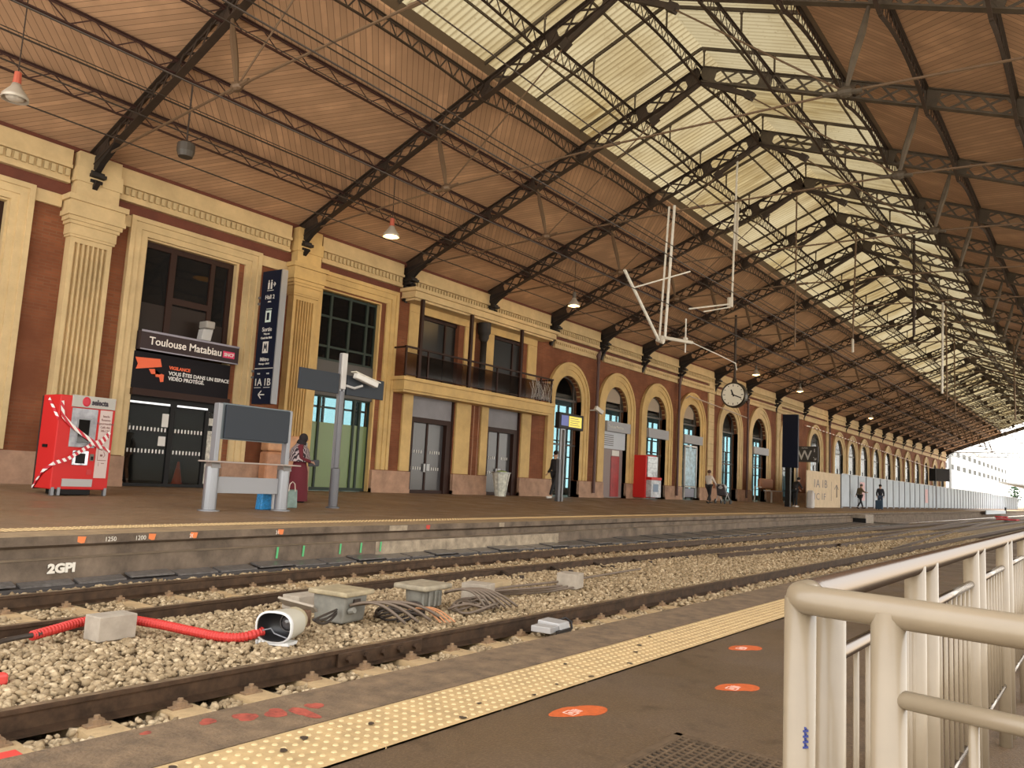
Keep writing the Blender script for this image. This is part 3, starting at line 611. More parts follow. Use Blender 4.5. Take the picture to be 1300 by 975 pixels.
# ballast
g_=(1+5**.5)/2
IV=np.array([(-1,g_,0),(1,g_,0),(-1,-g_,0),(1,-g_,0),(0,-1,g_),(0,1,g_),(0,-1,-g_),(0,1,-g_),(g_,0,-1),(g_,0,1),(-g_,0,-1),(-g_,0,1)])/1.9
IF=np.array([(0,11,5),(0,5,1),(0,1,7),(0,7,10),(0,10,11),(1,5,9),(5,11,4),(11,10,2),(10,7,6),(7,1,8),(3,9,4),(3,4,2),(3,2,6),(3,6,8),(3,8,9),(4,9,5),(2,4,11),(6,2,10),(8,6,7),(9,8,1)])
def stones(name,label,pos,size,mat,parent=None):
    n=len(pos); V=IV[None].repeat(n,0); nv=len(IV)
    V=V*(1+rng.uniform(-.30,.32,(n,nv,1))); V=V*rng.uniform(.5,1.25,(n,1,3))
    A=rng.normal(size=(n,3,3)); Q,_=np.linalg.qr(A); V=np.einsum('nij,nkj->nki',Q,V); V[:,:,2]*=.8
    V=V*np.asarray(size).reshape(-1,1,1)+pos[:,None,:]; F=(IF[None]+np.arange(n)[:,None,None]*nv).reshape(-1,3)
    me=bpy.data.meshes.new(name); me.vertices.add(n*nv); me.vertices.foreach_set('co',V.reshape(-1)); me.loops.add(F.size); me.loops.foreach_set('vertex_index',F.reshape(-1).astype(np.int32))
    me.polygons.add(len(F)); me.polygons.foreach_set('loop_start',np.arange(0,F.size,3,dtype=np.int32)); me.polygons.foreach_set('loop_total',np.full(len(F),3,dtype=np.int32)); me.update(); me.materials.append(mat)
    o=bpy.data.objects.new(name,me); C.objects.link(o); o.parent=parent; return tag(o,label,'ballast',kind='stuff')
def stonemat(name,ca,cb,cc):
    m,nt,b,o,s=base(name,.85); g=nt.nodes.new('ShaderNodeNewGeometry'); r=nt.nodes.new('ShaderNodeValToRGB'); nt.links.new(g.outputs['Random Per Island'],r.inputs[0])
    e=r.color_ramp.elements; e[0].color=(*ca,1); e[1].color=(*cb,1); q=e.new(.5); q.color=(*cc,1)
    c=mix(nt,noisef(nt,25,o,3),r.outputs[0],tuple(x*.7 for x in cc)); nt.links.new(c,b.inputs['Base Color']); return m
st=stonemat('ballast_stone',(.17,.115,.060),(.66,.51,.32),(.42,.30,.165))
def field(x0f,x1f,y0,y1,dens,size,z,layers=1):
    A=(y1-y0)*6; n=int(A*dens); y=rng.uniform(y0,y1,n); x=rng.uniform(-11.3,-3.6,n)
    lo=np.array([x0f(t) for t in y]); hi=np.array([x1f(t) for t in y]); k=(x>lo)&(x<hi)
    x=x[k];y=y[k]; sz=rng.uniform(.6,1.25,len(x))*size; return np.stack([x,y,z(x,y)+rng.uniform(-.5,.6,len(x))*size*.8],1),sz
def zmid(x,y):
    # ballast heap between near and middle rails
    return ZR-.10+0*x
def heap(x,y):
    return ZR-.115+.05*np.exp(-((x+5.9)/.55)**2)*np.exp(-((y-3.0)/1.6)**2)
P1,s1=field(lambda t:ry(R2,t)+.10,lambda t:-5.05,1.4,9,800,.030,heap); P1b,s1b=field(lambda t:ry(R2,t)+.10,lambda t:-5.05,9,20,420,.033,heap); P1c,s1c=field(lambda t:ry(R2,t)+.10,lambda t:-5.05,20,45,130,.045,heap)
stones('track_ballast','sand coloured crushed stone ballast between the near and middle rails',np.concatenate([P1,P1b,P1c]),np.concatenate([s1,s1b,s1c]),st)
P2,s2=field(lambda t:-4.83,lambda t:-3.85,1.3,10,800,.031,lambda x,y:ZR-.185+0*x); P2b,s2b=field(lambda t:-4.83,lambda t:-3.85,10,40,260,.040,lambda x,y:ZR-.15+0*x)
# clear most stones from sleeper tops
k=(np.abs(((P2[:,1]-1.92+.265)%.53)-.265)>.115)|(rng.uniform(size=len(P2))<.05); P2=P2[k]; s2=s2[k]
stones('edge_ballast','sand coloured ballast in pockets between sleeper ends beside the near platform',np.concatenate([P2,P2b]),np.concatenate([s2,s2b]),st)
P3,s3=field(lambda t:ry(R3,t)+.1,lambda t:ry(R2,t)-.1,1.4,12,560,.030,lambda x,y:ZR-.165+0*x); P3b,s3b=field(lambda t:ry(R3,t)+.1,lambda t:ry(R2,t)-.1,12,40,150,.042,lambda x,y:ZR-.16+0*x)
k=(np.abs(((P3[:,1]-1.6+.3)%.6)-.3)>.12)|(rng.uniform(size=len(P3))<.12); P3=P3[k]; s3=s3[k]
stones('sleeper_ballast','pale ballast lying between the two farther rails',np.concatenate([P3,P3b]),np.concatenate([s3,s3b]),st)
P4,s4=field(lambda t:ry(R3,t)-.32,lambda t:ry(R3,t)-.07,1.8,30,420,.034,lambda x,y:ZR-.05+0*x)
stones('wall_ballast','narrow ridge of ballast between the far rail and the cable trough',P4,s4,st)
m=MB()
for (pl,a,b,z) in ((R2,.08,2.6,ZR-.13),): m.add([(-7.1,0,ZR-.15),(-5.0,0,ZR-.15),(-5.0,140,ZR-.15),(-7.6,140,ZR-.15)],[(0,1,2,3)])
m.add([(-4.86,0,ZR-.20),(-3.8,0,ZR-.20),(-3.8,140,ZR-.19),(-4.86,140,ZR-.19)],[(0,1,2,3)]); m.add([(-9.1,0,ZR-.21),(-7.1,0,ZR-.21),(-7.7,140,ZR-.19),(-9.2,140,ZR-.19)],[(0,1,2,3)])
struct(m.build('floor_ballast_bed',M('ballast_bed',(.30,.225,.135),.95,noise=(40,.5),bump=(45,1.0))))
# cable trough with lids along the platform wall
ct=empty('cable_trough',(-9.4,2,ZG),'long grey cable trough with sheet lids at the foot of far platform wall','cable trough')
def tx(y): return (ry(R3,y)-.34, ex(y)+.03)
m=MB(); ys=[1,3,5,7,9,12,16,20,26,33,40,50]
for y in ys:
    a,b=tx(y); b=min(b,a-.12); m.v+= [(b+9.4,y-2,.0),(b+9.4,y-2,.15),(a+9.4,y-2,.13),(a+9.4,y-2,0)]
for i in range(len(ys)-1):
    for k in range(3): m.f.append((4*i+k,4*i+k+1,4*i+5+k,4*i+4+k)); m.m.append(0)
m.build('trough_body',M('trough_dark',(.06,.05,.045),.6),ct)
y=1.2; n=0
while y<46 and n<98:
    l=.62 if y<18 else .5; a,b=tx(y); a2,b2=tx(y+l); b=min(b,a-.12); b2=min(b2,a2-.12)
    m=MB(); z0=.155+ (.02 if n%3==0 else 0)
    m.add([(b+9.4,y-2,z0+.01),(a+9.4,y-2,z0-.02),(a2+9.4,y-2+l-.05,z0-.02),(b2+9.4,y-2+l-.05,z0+.01),(b+9.4,y-2,z0+.03),(a+9.4,y-2,z0),(a2+9.4,y-2+l-.05,z0),(b2+9.4,y-2+l-.05,z0+.03)],[(0,3,2,1),(4,5,6,7),(0,1,5,4),(1,2,6,5),(2,3,7,6),(3,0,4,7)])
    m.build('lid',M('trough_lid',(.17,.155,.145),.30,.4,noise=(14,.35)),ct); y+=l; n+=1
# ================================================================= facade signs and fittings
def mbx(par=None): return MB()
sg=empty('station_sign',(WX,11.4,3.7),'grey lightbox reading Toulouse Matabiau above the entrance, red badge at right','sign')
m=MB(); m.box(0,.24,-1.42,1.42,-.03,.45); m.build('lightbox',M('sign_grey_brown',(.040,.026,.027),.55,spec=.2),sg,bevel=.01)
m=MB(); m.box(.235,.25,-1.42,1.42,.42,.47); m.box(.235,.25,-1.42,1.42,-.04,-.01); m.build('trim_strip',M('sign_trim',(.25,.23,.27),.4,.4),sg)
text('lettering','Toulouse Matabiau',.285,(.243,-1.2,.12),FX,M('sign_letters',(.80,.74,.68),.5),sg,bold=.003,sx_=.95)
m=MB(); m.box(.24,.252,.92,1.28,.10,.28); m.build('badge',M('sncf_red',(.62,.02,.10),.4),sg); text('badge_lettering','SNCF',.13,(.254,.95,.145),FX,white,sg,bold=.004)
vs=empty('video_warning_sign',(WX,11.35,3.1),'black banner with red camera pictogram and French video surveillance warning','sign')
m=MB(); m.box(.02,.07,-1.42,1.35,-.42,.52); m.build('panel',M('banner_black',(.010,.008,.010),.6,spec=.15),vs)
rc=M('pictogram_orange',(.78,.12,.035),.5)
m=MB(); z=.08
m.prism([(-1.38,.36),(-.72,.40),(-.66,.20),(-1.34,.06),(-1.30,.20)],0,z,z+.01); m.prism([(-1.0,.10),(-.84,.12),(-.80,-.08),(-.70,-.08),(-.66,-.20),(-.58,-.18),(-.58,.0),(-.66,.02),(-.66,.0),(-.92,-.02)],0,z,z+.01)
m.build('camera_pictogram',rc,vs)
text('heading','VIGILANCE',.12,(.08,-.45,.17),FX,rc,vs,bold=.004); text('lettering','VOUS ÊTES DANS UN ESPACE\nVIDÉO PROTÉGÉ.',.135,(.08,-.45,.02),FX,M('banner_white',(.72,.70,.68),.5),vs,bold=.003)
m=MB(); m.box(.02,.20,-1.42,1.35,-.60,-.43); m.build('head_box',brownm,vs)
# camera housing on the sign
t=empty('security_camera',(WX+.2,11.72,4.17),'small pale camera on top of the Toulouse Matabiau sign','camera')
m=MB(); m.prism([(-.14,.0),(.14,0),(.20,.34),(-.10,.30)],0,-.12,.12); m.build('bracket_box',M('pale_grey',(.42,.41,.40),.5),t,bevel=.01)
m=MB(); m.box(-.13,.25,-.10,.16,.32,.52); m.build('housing',M('beige_grey',(.30,.28,.25),.5),t,bevel=.03)
# yellow lamp glowing behind upper glass
t=empty('ceiling_lamp',(WX-1.2,12.35,6.2),'glowing yellow oval lamp behind the dark upper entrance window','lamp')
m=MB(); m.sph((0,0,0),.2,14,8,sc=(1,1.5,.28)); m.build('diffuser',yellowlight,t); m=MB(); m.tube([(0,0,.05),(0,0,1.2)],.015,6); m.build('rod',iron,t)
# blue totem sign
t=empty('wayfinding_sign',(-19.05,13.4,2.6),'tall navy projecting sign with Hall 2, Métro, 1A 1B and left arrow','sign',rz=.06)
m=MB(); m.box(-.40,.42,-.09,.09,0,3.85); m.build('panel',navy,t); m=MB(); m.box(.42,.46,-.10,.10,0,3.85); m.build('edge_strip',alup,t)
for z in (.75,2.9): m=MB(); m.box(-.72,-.38,-.03,.03,z,z+.06); m.box(-.72,-.38,-.03,.03,z+.18,z+.24); m.build('bracket',M('bracket_grey',(.16,.15,.15),.5,.4),t)
YF=-.095
def TX(n,s,sz,x,z,al='CENTER'): text(n,s,sz,(x,YF,z),FY,white,t,al,bold=.002)
TX('lettering','Hall 2',.17,0,3.02); TX('lettering','HALL',.06,0,2.92); TX('lettering','Sortie',.17,0,2.08); TX('lettering','Way out',.07,0,1.98); TX('lettering','Canal du Midi',.085,0,1.86); TX('lettering','Métro',.15,0,1.22); TX('lettering','Marengo - SNCF',.065,0,1.12); TX('track_number','1A',.29,-.19,.52); TX('track_number','1B',.29,.20,.52); TX('lettering','VOIE',.055,-.19,.84); TX('lettering','VOIE',.055,.2,.84)
m=MB(); m.box(-.38,.40,YF-.003,YF,1.0,1.02); m.box(-.33,-.05,YF-.003,YF,.455,.47); m.box(.07,.34,YF-.003,YF,.455,.47); m.box(-.14,.14,YF-.003,YF,3.26,3.275); m.build('rule',white,t)
m=MB(); 
for x in (-.09,.03): m.lathe([(0,-.004),(.028,-.004),(.028,0),(0,0)],10,(x,YF,3.55),1); m.prism([(x-.035,3.33),(x+.035,3.33),(x+.045,3.5),(x-.045,3.5)],1,YF-.003,YF) if False else m.box(x-.035,x+.035,YF-.003,YF,3.31,3.51)
m.bar((.10,YF,3.44),(.20,YF,3.44),.004,.03); m.bar((.20,YF,3.44),(.14,YF,3.50),.004,.025); m.bar((.20,YF,3.44),(.14,YF,3.38),.004,.025); m.build('people_pictogram',white,t)
m=MB(); m.box(-.12,.12,YF-.003,YF,2.34,2.68); m.box(-.10,.14,YF-.003,YF,2.72,2.735); m.build('exit_pictogram',M('pict_green_white',(.62,.72,.66),.5),t)
m=MB(); m.box(-.06,.05,YF-.006,YF-.003,2.40,2.62); m.build('pictogram_detail',navy,t)
m=MB(); m.box(-.12,.12,YF-.003,YF,1.45,1.78); m.build('metro_pictogram',white,t)
m=MB(); m.bar((-.07,YF-.005,1.5),(-.04,YF-.005,1.72),.004,.03); m.bar((-.04,YF-.005,1.72),(0,YF-.005,1.56),.004,.03); m.bar((0,YF-.005,1.56),(.04,YF-.005,1.72),.004,.03); m.bar((.04,YF-.005,1.72),(.07,YF-.005,1.5),.004,.03); m.build('pictogram_detail',navy,t)
m=MB(); m.bar((-.13,YF,.26),(.13,YF,.26),.004,.032); m.bar((-.13,YF,.26),(-.01,YF,.37),.004,.032); m.bar((-.13,YF,.26),(-.01,YF,.15),.004,.032); m.build('arrow',white,t)
# downpipes
for y,z0,z1,lab in ((32.4,.4,6.9,'dark red downpipe between the first and second arch'),(41.45,.4,6.9,'dark downpipe between the third and fourth arch'),(52.2,.4,6.8,'brown downpipe between the fifth and sixth arch'),(71.9,2,7,'brown downpipe on the far wall above the white hoarding')):
    m=MB(); m.tube([(WX+.22,y,z0),(WX+.22,y,z1),(WX+.30,y,z1+.3)],.075,8); m.lathe([(.10,0),(.10,.08)],8,(WX+.22,y,z1-.3)); m.lathe([(.13,0),(.10,-.2)],8,(WX+.22,y,z1+.15)); tag(m.build('downpipe',M('downpipe_paint',(.075,.028,.02),.5)),lab,'pipe')
m=MB(); m.tube([(WX+.25,23.6,4.16),(WX+.25,23.6,6.3)],.13,10); m.lathe([(.13,6.15),(.2,6.3),(.2,6.42),(.26,6.5),(.26,6.9)],10,(WX+.25,23.6,0)); tag(m.build('iron_column',iron,smooth=True),'dark iron column between the two upper balcony windows','column')
# wall posts/stripes in front of brick strip under the balcony
for y in (23.45,23.75):
    m=MB(); m.tube([(WX+.1,y,.93),(WX+.1,y,3.7)],.02,6); tag(m.build('conduit',M('conduit_copper',(.30,.15,.08),.5)),'thin copper coloured conduit on the brick strip between brown doors','pipe','conduits between the brown doors')
# copper coloured benches/base by pilaster 2
t=empty('wall_heater',(WX,14.6,.25),'rounded copper brown stone plinth cover at the foot of second pilaster','plinth')
m=MB(); m.box(.13,.55,-.75,.65,0,1.05); m.build('body',M('copper_brown',(.42,.20,.105),.5,noise=(2,.3)),t,bevel=.08); m=MB(); m.box(.1,.5,-.7,.6,1.06,1.55); m.build('upper_block',M('copper_brown2',(.46,.24,.12),.5,noise=(2,.3)),t,bevel=.05)
m=MB(); m.box(.5,.6,.25,.6,1.22,1.38); m.build('tap_plate',alup,t,bevel=.02)
# ================================================================= vending machine
t=empty('vending_machine',(-16.45,6.93,zf(-16.6)),'red and grey drinks vending machine wrapped in red and white tape','vending machine',rz=.05); t.scale=(.85,.83,1)
m=MB(); m.box(-.80,0,0,1.36,.12,1.98); m.build('cabinet',red,t,bevel=.02)
m=MB(); m.box(-.86,-.80,.0,1.36,.10,1.96); m.build('back_panel',M('machine_back',(.03,.018,.012),.6),t)
m=MB(); m.box(-.74,-.72,-.004,0,.2,1.9); 
m=MB(); m.box(-.02,.035,.27,1.33,1.76,2.0); m.build('header',M('header_grey',(.42,.40,.36),.45),t,bevel=.01)
m=MB(); m.lathe([(0,.045),(.07,.045),(.10,.036),(.10,.03)],16,(0,.60,1.88),0); m.build('logo_ball',M('logo_red',(.50,.01,.03),.4),t)
text('lettering','selecta',.155,(.04,.73,1.83),FX,M('logo_black',(.03,.02,.03),.5),t,bold=.006,sx_=.95)
m=MB(); m.box(-.01,.015,.30,.92,.96,1.74); m.build('steel_plate',M('brushed_steel',(.34,.34,.36),.38,.6,noise=(5,.3)),t,bevel=.005)
m=MB(); m.box(-.01,.022,.98,1.28,.36,1.74); m.build('side_panel',M('pinkish_panel',(.60,.48,.44),.5),t)
tp_=M('print_brown',(.20,.08,.07),.5)
for k,s in enumerate(('Snacks','Boissons','& gourmandises','Café, thé','24h / 24')): text('lettering',s,.065,(.024,1.13,1.60-.075*k),FX,tp_,t,'CENTER')
m=MB()
for a,b,c,d in ((1.02,.72,1.24,.72),(1.02,.72,1.02,.95),(1.02,.95,1.12,.93),(1.16,.9,1.2,.83),(1.2,.83,1.16,.78),(1.06,.68,1.06,.6),(1.12,.66,1.2,.66)): m.bar((.024,a,b),(.024,c,d),.004,.012)
m.box(.022,.026,1.08,1.14,.80,.84); m.build('instruction_diagram',tp_,t)
m=MB(); m.box(.0,.03,.47,.75,1.05,1.52); m.build('screen',darkgl,t,bevel=.01); m=MB(); m.box(.0,.026,.44,.78,1.02,1.55); m.build('screen_bezel',alup,t,bevel=.006)
m=MB(); m.box(.0,.02,.42,.80,.60,.90); m.build('delivery_hatch',M('hatch_steel',(.45,.46,.5),.15,.9,noise=(6,.6)),t,bevel=.01); m=MB(); m.box(.015,.03,.50,.72,.64,.84); m.build('hatch_opening',black,t)
m=MB(); m.box(0,.03,.84,.93,.70,.84); m.build('card_reader',M('reader',(.16,.13,.10),.5),t,bevel=.005); m=MB(); m.box(.028,.034,.855,.915,.72,.79); m.build('keypad',black,t)
m=MB(); m.box(.0,.012,.80,.92,.42,.52); m.build('coin_return',M('coin_red',(.50,.03,.03),.4),t,bevel=.004)
m=MB(); m.box(-.02,.02,.24,.96,.18,.33); m.build('kick_plate',M('kick_steel',(.45,.44,.43),.35,.7),t); m=MB(); m.box(-.7,-.02,.25,.95,.02,.14); m.build('plinth_recess',black,t)
for y in (.02,.16,1.27): m=MB(); m.box(-.08,.02,y,y+.07,0,.16); m.build('leg',alu,t,bevel=.005)
m=MB(); m.box(-.55,-.35,-.03,0,.93,.99); m.build('lock_handle',black,t)
def ribbon(pts,w,name='barrier_tape'):
    m=MB()
    for p,q in zip(pts,pts[1:]): m.bar(p,q,.006,w,up=(0,.2,1))
    return m.build(name,tape,t)
ribbon([(.05,.02,1.85),(.05,.08,1.55),(.05,.30,1.38),(.06,.62,1.20),(.07,.86,1.08)],.075)
ribbon([(-.82,-.02,.12),(-.4,-.03,.45),(.04,-.01,.62),(.06,.30,.72),(.07,.60,.90),(.07,.86,1.06),(.06,1.0,1.0),(.05,1.12,1.12),(.045,1.22,1.22)],.075)
ribbon([(.07,.84,1.05),(.06,1.05,1.12),(.05,1.25,1.30)],.07); ribbon([(.06,.98,.98),(.05,1.12,.99),(.045,1.30,.90)],.05); ribbon([(-.5,-.02,1.9),(-.2,-.03,1.7),(.03,-.02,1.5)],.06)
# second red machine
t=empty('vending_machine',(-18.95,36.4,.18),'tall plain red snack machine standing beside the third arch','vending machine',rz=-.05)
m=MB(); m.box(-1.1,0,0,1.1,.08,2.25); m.build('cabinet',red,t,bevel=.02); m=MB(); m.box(-.05,.06,.12,1.1,1.15,2.2); m.build('glass_front',M('machine_glass',(.40,.44,.46),.15,spec=.6,noise=(7,.4)),t)
m=MB(); m.box(-.05,.3,.1,1.1,.12,1.0); m.build('lower_cabinet',M('machine_lower',(.48,.50,.53),.4,noise=(5,.4)),t,bevel=.02); m=MB(); m.box(0,.32,.08,1.12,1.0,1.14); m.build('counter_trim',red,t,bevel=.02)
for z in (1.35,1.6,1.85,2.08): m=MB(); m.box(.06,.075,.2,.9,z,z+.03); m.build('shelf',alup,t)
m=MB(); m.box(.3,.31,.3,.8,.4,.8); m.build('hatch',M('hatch_blue',(.15,.22,.32),.4),t)
# posters frame in arch four etc
t=empty('poster_case',(-19.75,43.4,.3),'glass poster case standing in the fourth arch','display case')
m=MB(); m.box(0,.1,-.85,-.75,0,3.0); m.box(0,.1,.75,.85,0,3.0); m.box(0,.1,-.85,.85,2.95,3.05); m.box(0,.1,-.85,.85,.6,.68); m.build('frame',M('case_frame',(.45,.44,.42),.4,.3),t)
m=MB(); m.box(.03,.05,-.75,.75,.7,2.9); m.build('poster',M('poster_blue',(.36,.52,.62),.4,noise=(3,.5)),t); m=MB(); m.box(.03,.05,-.6,.6,.05,.55); m.build('lower_panel',M('lower_panel',(.25,.25,.3),.4),t)
# ================================================================= timetable stand
t=empty('display_stand',(-13.38,8.44,0),'aluminium stand with blank slate panel and leaning rail at the platform','display stand')
for i,y in enumerate((0,1.60)):
    m=MB(); m.lathe([(.0,.0),(.20,.0),(.20,.02),(.13,.03),(.125,.82),(0,.82)],20,(0,y,0)); m.build('leg',alu,t,smooth=False)
    m=MB(); m.box(-.10,.06,y-.045+.02,y+.045+.02,.82,2.02); m.build('upright',alup,t,bevel=.01)
    m=MB(); m.prism([(-.10,.80),(.14,.80),(.08,.93),(-.08,.93)],1,y-.09,y+.09); m.build('collar',M('collar_grey',(.42,.41,.40),.4,.6),t)
m=MB(); m.box(.02,.07,.14,1.60,1.36,2.0); m.build('panel',board,t,bevel=.012); m=MB(); m.box(-.02,.02,.08,1.64,1.34,2.03); m.build('panel_frame',M('panel_frame',(.10,.12,.13),.4,.3),t)
m=MB(); m.box(-.12,.22,-.24,1.86,.90,.93); m.build('leaning_rail',M('rail_wood_grey',(.38,.31,.27),.4),t,bevel=.01)
m=MB(); m.box(-.02,.02,.12,1.5,.33,.64); m.build('lower_panel',M('lower_grey',(.30,.30,.31),.5),t,bevel=.006)
# bags
def bag(loc,w,d,h,mat,lab,hm):
    t=empty('shopping_bag',loc,lab,'bag'); m=MB(); m.prism([(-w/2,0),(w/2,0),(w*.42,h),(-w*.42,h*.93)],0,-d/2,d/2); m.build('body',mat,t,bevel=.02)
    m=MB(); m.tube([(d/2+.005,-w*.25,h*.9),(d/2,-w*.18,h+.12),(d/2,0,h+.17),(d/2,w*.18,h+.12),(d/2,w*.25,h*.9)],.01,6); m.build('handle',hm,t); return t
bag((-13.75,9.90,0),.26,.2,.36,M('bag_blue',(.02,.22,.50),.5,noise=(25,.6)),'bright blue shopping bag under the aluminium display stand',M('bag_handle_blue',(.05,.2,.4),.5))
bag((-13.80,10.12,0),.16,.2,.34,M('bag_white',(.70,.68,.66),.5),'white plastic bag beside the blue shopping bag',white)
bag((-14.35,10.95,0),.36,.22,.40,M('bag_grey_green',(.20,.28,.25),.6,noise=(4,.3)),'grey green shopping bag standing by the woman in burgundy',M('bag_handle_cream',(.6,.5,.42),.6))
# ================================================================= platform mast with two signs and camera
t=empty('sign_mast',(-14.28,12.15,0),'grey mast carrying two blank slate direction signs and a white camera','sign mast')
m=MB(); m.lathe([(0,0),(.16,0),(.16,.03),(.105,.04),(.105,.9),(.07,.92),(.07,2.7),(0,2.7)],16); m.build('base_tube',M('mast_dark',(.12,.12,.13),.4,.5),t)
m=MB(); m.box(-.075,.005,-.08,-.02,.9,3.58); m.box(-.075,.005,.03,.09,.9,2.8); m.build('tube_pair',alup,t); m=MB(); m.box(-.07,.05,-.075,.075,2.75,3.6); m.build('top_box',M('mast_top',(.52,.50,.48),.5,.2),t,bevel=.01)
for a,b in ((-1.24,-.12),(.12,1.30)):
    m=MB(); m.box(-.03,.03,a,b,2.63,3.10); m.build('sign_panel',board,t,bevel=.005)
m=MB(); m.tube([(0,.1,2.85),(.15,.25,2.80),(.2,.45,2.88)],.03,6); m.build('camera_arm',M('cam_arm',(.45,.44,.43),.5),t)
m=MB(); m.bar((.2,.2,3.10),(.25,.85,2.94),.15,.14); m.build('camera_housing',M('cam_white',(.66,.64,.60),.4),t,bevel=.02); m=MB(); m.bar((.19,.15,3.18),(.25,.90,3.0),.20,.02); m.build('camera_hood',M('cam_white2',(.66,.62,.52),.4),t)
# information pole with yellow screen
t=empty('information_screen',(-16.95,25.5,zf(-16.9)),'black monitor with yellow screen on a double grey pole','screen')
m=MB(); m.box(-.04,.04,-.10,-.02,0,3.0); m.box(-.04,.04,.16,.22,0,3.0); m.build('pole',alup,t); m=MB(); m.box(-.07,.07,-.16,-.02,0,1.6); m.build('pole_shroud',M('pole_shroud',(.10,.10,.11),.4,.4),t)
m=MB(); m.prism([(-.2,3.0),(.4,3.0),(.18,2.75),(-.02,2.75)],0,-.05,.05); m.build('bracket',alup,t)
m=MB(); m.box(-.10,.10,-.34,1.42,2.80,3.42); m.build('monitor',black,t,bevel=.02)
m=MB(); m.box(.102,.108,-.20,.30,2.92,3.32); m.build('blue_screen',M('screen_navy',(.02,.03,.14),.3,emit=((.02,.04,.25),.5)),t); m=MB(); m.box(.102,.110,.34,1.25,2.90,3.32); m.build('yellow_screen',M('screen_yellow',(.5,.4,.02),.3,emit=((.55,.42,.03),.7)),t)
m=MB()
for k in range(4): m.box(.111,.113,.42,1.1-.1*(k%2),2.97+k*.085,2.99+k*.085)
m.build('screen_lines',M('screen_line',(.08,.09,.03),.4),t)
# ================================================================= bin, stroller, bench, cabinet
t=empty('waste_bin',(-18.9,24.35,.18),'pale waste basket with crumpled liner in front of second brown door','bin')
m=MB(); m.lathe([(.20,0),(.34,.85),(.36,.9),(.33,.88)],10); m.build('liner',M('liner',(.55,.55,.48),.5,noise=(8,.4)),t)
m=MB(); 
for k in range(6): m.tube([(.21*cos(k),.21*sin(k),0),(.36*cos(k),.36*sin(k),.9)],.012,5)
m.lathe([(.35,.88),(.38,.88),(.38,.93),(.35,.93)],12); m.build('rack',M('rack',(.3,.3,.28),.4,.6),t); m=MB(); m.sph((0,0,.9),.2,8,6,sc=(1.2,1.2,.5)); m.build('rubbish',M('rubbish',(.25,.33,.12),.8,noise=(20,.6)),t)
t=empty('stroller',(-16.95,41.6,zf(-17)),'black and white pushchair pushed by the person in white top','stroller',rz=0)
m=MB()
for x in (-.25,.25):
    m.tube([(x,-.45,1.05),(x,0,.55),(x,.5,.15)],.02,6); m.tube([(x,-.3,.12),(x,.1,.6)],.018,6)
m.tube([(-.25,-.45,1.05),(.25,-.45,1.05)],.025,6); m.build('frame',M('stroller_frame',(.5,.5,.5),.4,.5),t)
m=MB(); m.prism([(-.2,.45),(.35,.4),(.45,.6),(0,.68),(-.25,1.05),(-.32,.95)],0,-.24,.24); m.build('seat',M('stroller_seat',(.06,.05,.055),.8,noise=(7,.6)),t,bevel=.03); m=MB(); m.sph((0,-.05,.9),.3,12,8,sc=(.85,1,.6)); m.build('hood',M('stroller_hood',(.5,.48,.46),.8,noise=(9,.8)),t)
for x in (-.27,.27):
    for y,r in ((-.32,.13),(.48,.12)): m=MB(); m.lathe([(0,-.02),(r,-.02),(r,.02),(0,.02)],14,(x,y,r),0); m.build('wheel',black,t)
t=empty('luggage_rest',(-18.5,52.3,.18),'white framed leaning rail against the wall between arches','bench')
m=MB(); m.box(-.02,.02,-1.6,-1.55,0,1.0); m.box(-.02,.02,-1.6,-.3,.97,1.02); m.build('left_frame',white,t); m=MB(); m.box(-.2,.2,.6,3.2,.75,.82); m.build('rail_top',M('grey_top',(.5,.47,.44),.5),t); 
for y in (1.6,): m=MB(); m.box(-.04,.04,y,y+.12,0,.78); m.build('leg',white,t)
m=MB(); m.box(-.6,-.3,.5,2.9,.9,1.6); m.build('rounded_back',M('copper_bench',(.40,.19,.11),.5),t,bevel=.12)
# clock
t=empty('station_clock',(-13.0,33.0,5.0),'large round double faced station clock hanging on a dark pole','clock')
m=MB(); m.lathe([(0,-.14),(.48,-.14),(.545,-.17),(.56,-.12),(.56,.12),(.545,.17),(.48,.14),(0,.14)],40,(0,0,0),1); m.build('case',M('clock_case',(.035,.028,.02),.4,.3),t,smooth=False)
cf=M('clock_face',(.80,.76,.64),.5); m=MB(); m.lathe([(0,-.150),(.485,-.150),(.485,-.14)],40,(0,0,0),1); m.build('dial',cf,t)
m=MB()
for k in range(12):
    a=k*PI/6; r0=.36 if k%3==0 else .40; m.bar((r0*sin(a),-.154,r0*cos(a)),(.45*sin(a),-.154,.45*cos(a)),.005,.028,up=(0,1,0)) if False else m.bar((r0*sin(a),-.154,r0*cos(a)),(.45*sin(a),-.154,.45*cos(a)),.03,.006,up=(0,1,0))
m.build('hour_marks',black,t)
def hand(n,a,L_,w): m=MB(); m.bar((-.08*sin(a),-.162,-.08*cos(a)),(L_*sin(a),-.162,L_*cos(a)),w,.006,up=(0,1,0)); m.build(n,black,t)
hand('hour_hand',math.radians(-22),.24,.06); hand('minute_hand',math.radians(112),.40,.045)
m=MB(); m.tube([(0,0,.54),(0,0,3.55)],.055,8); m.lathe([(.14,.52),(.07,.75)],10); m.build('pole',iron2,t)
